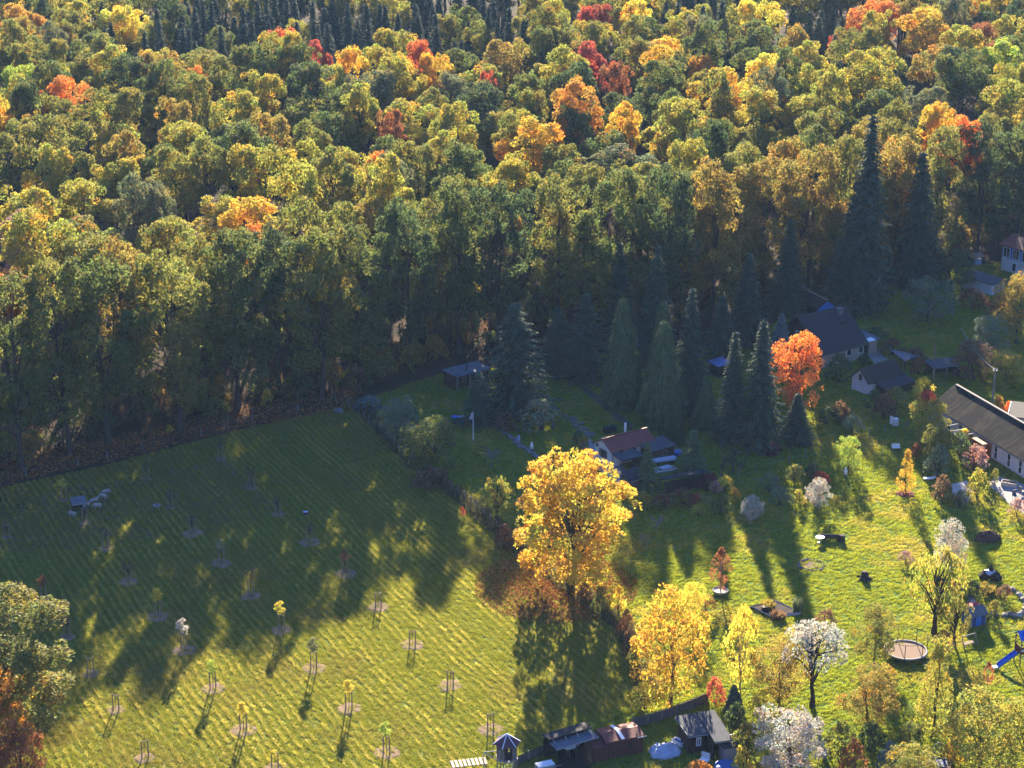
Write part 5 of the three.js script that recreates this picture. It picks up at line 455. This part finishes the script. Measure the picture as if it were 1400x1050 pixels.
// mat: leaf colour, or none for stakes with only a bare stem
let sapCount = 0;
for (const [mat, label, x, z, h, ring] of [
  ['rust', 'staked sapling with a few rust leaves at the shadow border', -19.56,-220.54, 3.1, 1], ['', 'bare stemmed sapling between two stakes, next to the rust leaved one', -15.13,-211.7, 2.1, 1], ['', 'bare stemmed sapling between two stakes in the sunny meadow', -10.85,-202.47, 2, 1], ['', 'bare stemmed sapling between two stakes uphill of the play tower', -6.46,-193.07, 2.1, 1], ['', 'bare stemmed sapling between two stakes right above the play tower', -2.16,-183.93, 2.2, 1], ['brown', 'leafless sapling in the shade near the bird feeder', -24.58,-229.45, 2.8, 1], ['brown', 'thin leafless sapling high on the meadow in deep shade', -29.31,-238.07, 2.6, 0.7],
  ['brown', 'shaded leafless sapling with a wide chip ring below the pasture', -39.18,-232.04, 2.8, 1], ['sage', 'dull green sapling in the deep shade of the meadow', -34.46,-223.43, 3.2, 1], ['brown', 'tall twiggy sapling in deep shade', -29.88,-214.48, 3.8, 0.9], ['yellow', 'sapling with scattered yellow leaves at a patch of sun', -25.5,-205.99, 3.6, 0.9], ['grey', 'silvery green upright sapling casting a long shadow', -21.13,-197, 3.8, 1], ['yellow', 'bright yellow sapling on tall stakes', -16.73,-188.22, 3.4, 1], ['lime', 'lime green sapling on tall stakes above the bottom corner', -12.36,-179.31, 3.5, 1.05],
  ['brown', 'leafless sapling uphill of the sunlit yellow one', -44.56,-218.35, 2.8, 0.9], ['yellow', 'sunlit yellow sapling at the end of the forest shadow', -39.65,-209.24, 3.7, 1], ['silver', 'sapling with a white tipped crown in the shade', -35.55,-201.13, 3.9, 1], ['lime', 'pale green sapling at the lower shadow border', -31.26,-192.51, 3.5, 1], ['yellow', 'round pale yellow sapling with a wide chip ring', -27.01,-183.78, 3.3, 1.05], ['yellow', 'low yellow sapling at the bottom of the meadow', -23.02,-176.24, 2.2, 1],
  ['rust', 'slim rusty sapling on the far side of the meadow', -53.44,-213.71, 3.2, 0.7], ['brown', 'leafless sapling beside the big green tree', -48.85,-204.22, 2.6, 0.7], ['', 'leaning pair of stakes beside the big green tree', -44.66,-195.74, 2.4, 0.7], ['', 'bare stemmed sapling between two stakes near the big green tree', -40.57,-187.92, 2.2, 0.75], ['', 'bare stemmed sapling between two stakes below the one near the big green tree', -35.98,-178.32, 2.4, 0.8],
  ['yellow', 'little yellow sapling above the sheep shelter', -56.95,-242.48, 3, 0.5], ['green', 'green sapling inside the pasture fence', -47.65,-249.24, 3, 0.5], ['brown', 'leafless sapling at the upper corner of the pasture', -38.96,-256.33, 3.2, 0.6], ['brown', 'leafless sapling at the bend of the pasture path', -33.58,-246.3, 3.2, 0.6], ['brown', 'staked sapling right below the sheep shelter', -52.92,-235.14, 2.6, 0.6], ['brown', 'leafless sapling in the middle of the pasture', -43.09,-240.14, 2.4, 0.5], ['brown', 'leafless sapling below the lone sheep', -48.93,-227.74, 2.6, 0.7], ['brown', 'stake with a crossbar beside the soil patch', -61.52,-230.74, 2.2, 0.5],
  ['deep', 'small green sapling right at the forest fence', -39.58,-267.09, 2.8, 0.4],
]) {
  const o = thing('sapling', label, 'sapling', x, z, (sapCount * 0.7) % 1 - 0.4, 'orchard saplings'); const pr = mat === 'brown' || mat === '' ? proto.bare[sapCount % 2] : proto.young[sapCount % 3], s = new THREE.Group();
  const sc = h / pr.h, st = part(o, 'stem', pr.trunk, mat === 'grey' || mat === 'silver' ? M.barkPale : M.bark); st.scale.set(mat === '' ? 0.3 : sc, sc, mat === '' ? 0.3 : sc); if (mat) { const c = part(o, 'crown', pr.crown, L[mat]); c.scale.set(mat === 'brown' ? sc : sc * 1.1, sc, mat === 'brown' ? sc : sc * 1.1); }
  const hs = Math.min(2.05, h * 0.62 + 0.55); for (const k of [-1, 1]) part(o, 'stake', cyl(0.075, 0.065, hs, k * 0.32, 0, 0, 7), M.timber); part(o, 'crossbar', box(0.78, 0.09, 0.05, 0, hs - 0.2, 0.06), M.timber);
  if (ring > 0.45) { const m = new THREE.Mesh(mulch[sapCount % 3], M.chips); m.name = numbered('mulch_ring'); m.position.set(x, 0.03, z); m.scale.set(ring, 1, ring); m.rotation.y = sapCount; m.receiveShadow = m.castShadow = true; tag(m, 'ring of pale wood chips round the foot of an orchard sapling', 'mulch', 'wood chip rings in the orchard'); scene.add(m); }
  sapCount++;
}
// ---------------------------------------------------------------- garden trees and shrubs
{ // the big yellow tree in the middle
  const p = broadleaf(2000, { h: 16.5, y0: 0.3, r: 7.2, boughs: 34, bough: 0.85, puffs: 430, pr: [0.5, 1.05], per: 62, leaf: 0.4, hue: 0.35, alt: [0.14, 0.85, 0.6, 0.8], shape: 'round', limbs: 30, trunk: 0.45 });
  const [x, z, h, w] = [6.6,-216.98,16.5,14.04], o = thing('yellow_tree', 'large golden yellow tree standing alone where the gardens meet', 'tree', x, z, 1); o.scale.set(w / p.w, h / p.h, w / p.w); part(o, 'trunk', p.trunk, M.barkDark); part(o, 'crown', p.crown, L.gold2 ?? L.gold);
}
const T = (list, kind, name, category, bark) => { for (const [mat, label, x, z, h, w] of list) plant(kind, name, label, category, mat, x, z, h, w, undefined, bark); };
T([['amber', 'orange tree in front of the big green oak', -50.7,-177.9,11.21,8.59], ['rust', 'low rust coloured tree below the orange one', -46.92,-173.12,7.13,5.6]], 'garden', 'garden_tree', 'tree');
T([['gold', 'dense golden tree beside the plank fence', 16.22,-189.37,12.99,8.45], ['flame', 'flame coloured tree glowing above the dark spruces', 40.44,-274.52,11.7,7.67], ['olive', 'thin green tree with several stems beside the trampoline', 38.76,-198.05,6.94,5.17], ['ochre', 'domed rusty and green tree on the lower lawn', 35.97,-185.12,6.79,5.92], ['yellowgreen', 'broad yellow green tree at the bottom hedge', 44.84,-174.87,9.3,8.47], ['yellowgreen', 'yellow green tree right of the broad one at the bottom hedge', 49.49,-175.15,8.12,6.36], ['ochre', 'ochre tree beside the silver umbrella crowned tree', 27.53,-189.37,7.23,6.03], ['yellowgreen', 'low yellow green tree below the blue pool cover', 38.27,-171.8,4.83,6.26], ['lime', 'pale leaved apple tree on the shaded lawn', 44.22,-251.73,5.06,3.84], ['ochre', 'half sunlit ochre tree beside the double garage', 78.29,-303.98,11.61,7.94], ['sage', 'wide sage green apple tree at the forest garden', 66.49,-314.83,7.58,8.19], ['sage', 'grey green tree behind the long hedge', 71.71,-297.12,6.78,7.12], ['yellow', 'small bright yellow tree over the wooden tub', 20.01,-208.15,4.86,3.27], ['green', 'leafy green tree at the wire fence with yellow tips', -10.38,-251.73,7.62,8.07], ['sage', 'grey green bushy tree at the meadow corner', -15.76,-262.69,6.28,5.59], ['deep', 'dark tree in the shade behind the rusty hedge', 73.51,-331.23,7.39,7.84], ['brown', 'brown shrubby tree behind the utility pole', 68,-287.32,6.15,7.56], ['yellowgreen', 'yellow patched tree behind the outbuilding', 72.29,-284.8,5.21,7.07], ['yellowgreen', 'yellow green tree next to the white garage pole', 56.66,-261.62,6.68,5.37], ['olive', 'olive tree at the bungalow corner', 55.85,-253.25,6.42,4.83]], 'garden', 'garden_tree', 'tree');
T([['olive', 'big green oak at the meadow side overhanging the grass', -49.95,-182.17,16.14,13.58]], 'edge', 'garden_tree', 'tree');
T([['silver', 'silver leaved tree with an umbrella crown on a dark trunk', 30.84,-188.75,9.69,8.42]], 'umbrella', 'silver_tree', 'tree', M.barkDark);
T([['silver', 'shining silver bushy tree at the bottom hedge', 26.73,-174.06,7.94,7.32], ['silver', 'white crowned tree above the open willow', 51.66,-221.54,6.39,4.82], ['silver', 'small white blossom like tree at the lower hedge', 29.82,-236.03,3.36,3.09], ['silver', 'whitish upright tree beside the small red shrub', 38.57,-240.14,3.9,3.51]], 'garden', 'silver_tree', 'tree');
T([['yellowgreen', 'open yellow green willow with dark forked limbs', 46.56,-205.28,10.43,7.75], ['yellowgreen', 'weeping yellow green tree at the wire fence', -1.8,-233.8,7.02,4.87], ['olive', 'loose olive willow behind the swing seat', 48.26,-202.47,5.91,4.47]], 'willow', 'willow_tree', 'tree', M.barkDark);
T([['yellow', 'airy yellow birch beside the golden tree', 23.64,-190.46,11.15,4.4], ['rust', 'small red leaved tree in a round tub', 23.94,-215.24,5.89,2.86], ['yellowgreen', 'slim yellow green tree between dark shrubs', 24.83,-182.17,5.75,3.21], ['red', 'slim red column shrub by the blue slide', 49.77,-192.83,3,1.23]], 'birch', 'slender_tree', 'tree', M.barkPale);
T([['yellowgreen', 'conical yellow green tree on the lower lawn', 42.05,-182.46,11.4,5.41], ['gold', 'small cone shaped golden tree on the lawn', 50.49,-244.86,6.06,3.19]], 'cone', 'conical_tree', 'tree', M.barkDark);
// conifers of the gardens
T([['spruce', 'broad fir with tiered branches beside the brown hut', 0.52,-274.52,16.1,12.65], ['spruce', 'dark broad fir in the shade behind the conifer row', 10.79,-287.32,13.56,8.63], ['spruce', 'dark fir left of the twin cypresses', 6.76,-290.52,10.3,7.63]], 'fir', 'fir_tree', 'tree', M.barkDark);
T([['spruce', 'very tall spruce rising above the forest edge', 56.86,-320.52,32.28,10.94], ['spruce', 'tall narrow spruce beside the very tall one', 67.83,-333.7,23.2,10.36], ['spruce', 'lower spruce growing against the very tall one', 54.72,-320.52,19.24,9.99], ['spruce', 'tall spruce behind the cypress row', 21.47,-293.78,18.76,7.71], ['spruce', 'spruce standing last in the conifer row', 25.02,-273.65,18.5,6.82], ['spruce', 'tallest spruce beside the flame coloured tree', 33.38,-260.54,18.14,7.53], ['spruce', 'lower spruce joined to the one beside the flame tree', 29.93,-262.69,15.78,6.19], ['spruce', 'dark spruce behind the blue pointed roof', 31.22,-292.14,11.48,6.79], ['spruce', 'dark spruce at the forest edge behind the house', 36.31,-303.98,14.75,7.49], ['spruce', 'dark spruce between the house and the forest', 44.27,-317.84,16.12,7.79], ['spruce', 'spruce under the flame coloured tree', 38.64,-262.15,7.22,5.18], ['spruce', 'black spruce at the foot of the forest wall', 16.37,-302.24,16.99,7.45], ['bluespruce', 'blue spruce beside the steep dark roof', 40.29,-293.78,8.33,4.84]], 'spruce', 'spruce_tree', 'tree', M.barkDark);
T([['thuja', 'teardrop shaped cypress beside the dark shaded fir', 15.64,-276.29,17.25,6.67], ['thuja', 'teardrop shaped cypress with a sunlit shoulder', 20.86,-268.78,16.26,7.12], ['thuja', 'slim cypress behind the sunlit shouldered one', 21.25,-277.47,16.23,5.23], ['thuja', 'yellowish green cypress before the twin spruces', 26.87,-267.65,7.76,4.26], ['spruce', 'dark narrow cypress beside the red shrub at the bottom', 22.65,-187.38,3.44,2.24], ['deep', 'small dense cypress below the conifer row', 21.91,-262.15,6.69,4.18]], 'thuja', 'cypress_tree', 'tree', M.barkDark);
T([['thuja', 'young spruce in front of the red roofed cottage', 17.3,-245.34,6.67,3.76], ['thuja', 'young fir beside the blue cart', 23.7,-251.23,6.18,4.61], ['sage', 'small conifer at the meadow corner fence', -14.37,-267.09,5.18,3.85], ['spruce', 'small dark conifer under the broad fir', -4.59,-269.34,7.58,6.12]], 'low', 'young_conifer', 'tree', M.barkDark);
// shrubs: colour, label, place and size
T([['sage', 'large domed evergreen shrub on the cottage lawn', 4.05,-267.09,4.54,7.29], ['brown', 'domed brown shrub beside the evergreen dome', -1.01,-266.54,3.02,3.84], ['deep', 'round clipped dark bush under the steep roof', 48.15,-286.68,4.56,4.74], ['deep', 'small dark bush at the house terrace', 52.84,-293.78,2.1,2.64], ['spruce', 'dark round yew on the shaded lawn', 29.03,-251.73,3.72,3.46], ['ochre', 'ochre shrub beside the cottage gable', 9.67,-259.48,2.12,1.58], ['deep', 'dark shrub at the cottage terrace steps', 8.96,-262.15,1.92,1.79],
  ['yellow', 'yellow shrub in the flower hedge', 27.26,-245.34,2.24,2.82], ['gold', 'pale golden shrub below the yellow one', 28.19,-241.54,2.21,1.85], ['purple', 'purple leaved shrub at the end of the wood store', 25.19,-245.34,2.74,3.2], ['pink', 'pinkish shrub between purple and yellow ones', 26.04,-244.38,2.03,2.06], ['brown', 'brown hedge shrub before the wood store', 21.76,-241.07,2.41,3.33], ['brown', 'brown hedge shrub below the young spruce', 19.19,-240.14,1.8,3.69], ['red', 'red shrub in the brown hedge', 23.24,-241.07,1.71,1.85], ['yellowgreen', 'small round green shrub on a pale stem', 23.3,-237.39,1.79,2.01], ['olive', 'olive shrub beside the small dark shed', 16.34,-238.76,2.99,2.75], ['green', 'green shrub in the lower flower hedge', 26.08,-237.84,2.58,3.29], ['sage', 'sage shrub at the hedge near the white blossom tree', 33.09,-245.34,2.84,3.2],
  ['olive', 'olive shrub among the garden fence posts', 36.66,-248.25,2.67,3.23], ['deep', 'dark green shrub beside the olive one', 39.07,-249.24,2.67,2.67], ['red', 'flat red shrub behind the whitish upright tree', 39.82,-247.76,1.85,3.03], ['yellowgreen', 'yellow green shrub near the whitish tree', 36.29,-241.07,2.21,2.22], ['sage', 'grey green shrub left of the yellow green one', 33.83,-240.61,2.8,3.14], ['purple', 'purple shrub below the twin spruces', 35.14,-257.9,1.69,2.95], ['rust', 'rusty shrub under the flame tree', 38.45,-263.78,1.72,2.2], ['brown', 'brown twiggy shrub above the garden fence', 45.68,-269.34,3.7,3.06], ['sage', 'grey rose shrub on the conifer garden lawn', 47,-265.98,2.81,3.63], ['deep', 'dark shrub behind the conifer garden lawn', 43.85,-269.34,2.61,3.67],
  ['red', 'glowing pink red shrub beside the bungalow gable', 58.79,-274.52,3.31,3.73], ['yellow', 'yellow orange shrub above the pink red one', 59.05,-278.67,3.8,3.57], ['olive', 'hedge shrub between garage and bungalow', 54.43,-275.11,3.54,4.57], ['brown', 'brown tall shrub by the white container', 52.09,-271.05,4.15,4.31], ['deep', 'dark shrub left of the white container', 51.43,-274.52,3.31,3.73], ['rust', 'rust red round shrub on the shaded lawn', 53.9,-256.33,2.52,2.34], ['sage', 'grey green shrub before the pergola beams', 55.65,-250.23,4.73,3.82], ['deep', 'dark shrub under the pergola beams', 59.87,-256.85,3.99,3.52], ['yellow', 'yellow topped shrub at the pergola', 61.21,-260.54,2.76,2.58], ['pink', 'pink and green shrub before the bungalow door', 60.95,-252.24,3.93,3.66], ['brown', 'brown dome shrub at the gravel patch', 54.62,-242.01,3.82,2.97], ['yellowgreen', 'yellow leaved bush beside the gravel patch', 59.38,-243.43,4.03,3.55], ['sage', 'ornamental grass like shrub at the gravel patch', 56.47,-240.14,2.4,2.03], ['olive', 'olive shrub at the patio steps', 62.57,-247.76,2.25,1.52], ['pink', 'pinkish rose bush at the patio corner', 63.04,-237.39,2.58,2.56], ['amber', 'orange shrub behind the utility pole', 68.8,-273.35,2.87,1.86], ['flame', 'glowing orange bush behind the bungalow ridge', 69.52,-271.05,2.84,2.05],
  ['brown', 'brown dry shrub behind the silver umbrella tree', 34.79,-207.06,2.16,2.76], ['rust', 'rust flower shrub beside the wooden tub', 21.91,-210.34,2.37,2.47], ['red', 'red shrub below the golden tree', 20.97,-189.37,3.22,2.26], ['yellow', 'yellow shrub under the large golden tree', 11.95,-210.34,3.46,2.14], ['olive', 'olive shrub under the large golden tree', 10.05,-210.34,3.46,2.47], ['rust', 'reddish hedge shrub at the meadow border', 12.55,-204.57,3.39,2.09], ['brown', 'brown hedge shrub at the meadow border', 12.8,-200.24,3.25,2.21], ['olive', 'olive hedge shrub where the meadow border meets the golden tree', 13.04,-196.07,3.46,2.33], ['brown', 'dry shrub beneath the large yellow crown', 8.34,-213.34,2.39,2.17],
  ['yellow', 'yellow shrub at the fence below the golden tree', 13.5,-188.14,3.2,3.3], ['deep', 'dark shrub behind the tool shed', 22.42,-183.63,3.48,2.94], ['olive', 'olive shrub by the greenhouse box', 22.92,-177.9,4.46,3.58], ['yellow', 'tawny ornamental grass beside the greenhouse box', 22.26,-175.69,3.06,2.13], ['olive', 'olive shrub between silver trees', 32.23,-177.9,4.46,3.58], ['rust', 'rusty shrub under the olive ones at the bottom', 32.83,-174.87,4.17,3.11], ['bluespruce', 'blue green round conifer bush at the bottom', 36.46,-175.42,3.7,2.69], ['green', 'green shrub at the foot of the conical tree', 39.54,-180.73,2.87,2.9], ['deep', 'dark shrub below the domed tree', 35.32,-179.31,3.67,3.17], ['gold', 'golden shrub in front of the broad hedge tree', 42.69,-176.51,3.63,2.42], ['amber', 'amber shrub at the lower edge by the shed', 17.91,-173.79,2.4,3.51],
  ['deep', 'dark shrub of the stone garden', 52.44,-213.71,2.76,2.51], ['ochre', 'ochre heath shrub of the stone garden', 53.94,-214.09,2.21,2.17], ['brown', 'brown heath shrub of the stone garden', 56.11,-213.71,2.03,2], ['olive', 'olive shrub at the stone garden edge', 54.05,-208.87,2.36,1.97], ['brown', 'shaded shrub beside the swing seat', 46.86,-201.44,2.3,2.7], ['pink', 'pale dry bush touching the open willow', 46.69,-223.58,1.71,2.08],
  ['rust', 'rusty hedge below the double garage', 75.35,-322.45,3.5,5.5], ['rust', 'rusty hedge right of the double garage', 78.51,-317.84,3.46,4.72], ['yellowgreen', 'sunlit yellow green shrub beside the blue gabled cabin', 55.85,-318.6,3.22,3.79], ['yellowgreen', 'yellow green shrub at the foot of the flag', 60.14,-320.9,2.99,2.14], ['yellow', 'tiny yellow shrub at the forest garden', 67.38,-331.23,2.05,1.72], ['brown', 'brown clipped hedge at the house yard', 58.05,-298.47,2.83,4.47], ['brown', 'brown clipped hedge towards the carport', 60.54,-293.78,3.03,4.84], ['deep', 'dark clipped hedge below the forest lawn', 56.28,-304.69,2.63,4.55], ['rust', 'rust shrub between awning and carport', 60.48,-289.87,2.77,2.83],
  ['yellow', 'bright yellow bush at the forest fence', -34.83,-276.29,2.89,2.09], ['yellow', 'small yellow bush under the edge oaks', -47.28,-266.54,1.08,1.21], ['bluespruce', 'blue grey juniper at the meadow corner', -20.22,-274.52,2.43,4.15], ['brown', 'brown thicket under the green fence tree', -10.38,-246.3,2.85,5.66], ['brown', 'brown thicket beside the weeping tree', -0.88,-227.74,3.27,3.53], ['red', 'small red bush in the shaded meadow', -6.21,-237.39,1.39,0.91], ['amber', 'amber bush at the forest behind the hut', -11.72,-295.11,4.78,4.42], ['ochre', 'ochre bush at the forest behind the hut', -15.26,-290.52,4.61,4.36]], 'shrub', 'shrub', 'shrub');
// grasses in the beds
T([['ochre', 'dry grass clump in the raised bed', 28.96,-211.46, 1.2, 1.8], ['brown', 'brown grass clump in the raised bed', 29.81,-208.87, 1.1, 1.8], ['sage', 'tall flower stalks at the corner of the raised bed', 32.13,-210.34, 2.3, 1.2], ['ochre', 'feathery grass clump at the gravel patch', 56.48,-242.01, 1.2, 1.5], ['ochre', 'feathery grass clump in the stone garden', 54.77,-215.24, 1.3, 1.8]], 'tuft', 'grass_clump', 'grass');
T([['brown', 'leafless fruit tree on the cottage lawn', -2.71,-253.25,2.91,3.29], ['brown', 'leafless young tree at the hedge below the wood store', 17.65,-232.04,2.44,2.33], ['brown', 'leafless little tree at the lawn behind the yellow tree', 16.07,-228.17,1.74,1.59], ['brown', 'leafless shrub under the twin spruces', 35.59,-261.62,2.13,2.98]], 'bare', 'bare_tree', 'tree', M.barkPale);
// undergrowth in the shade of the wood
{ const R = rng(610); for (let k = 0; k < 170; k++) { const i = 1 + Math.floor(R() * (edgeLine.length - 3)), t = R(), x = edgeLine[i][0] + (edgeLine[i + 1][0] - edgeLine[i][0]) * t, z = edgeLine[i][1] + (edgeLine[i + 1][1] - edgeLine[i][1]) * t - 1.5 - (k < 100 ? 5 : 15) * R(); plant('shrub', 'understory_shrub', 'leafy undergrowth shrub in the shade of the forest edge', 'shrub', ['deep', 'olive', 'brown', 'ochre'][k % 4], x, z, 2.5 + 3.5 * R(), 3 + 2.5 * R(), 'undergrowth along the forest edge'); } }
renderer.render(scene, camera);
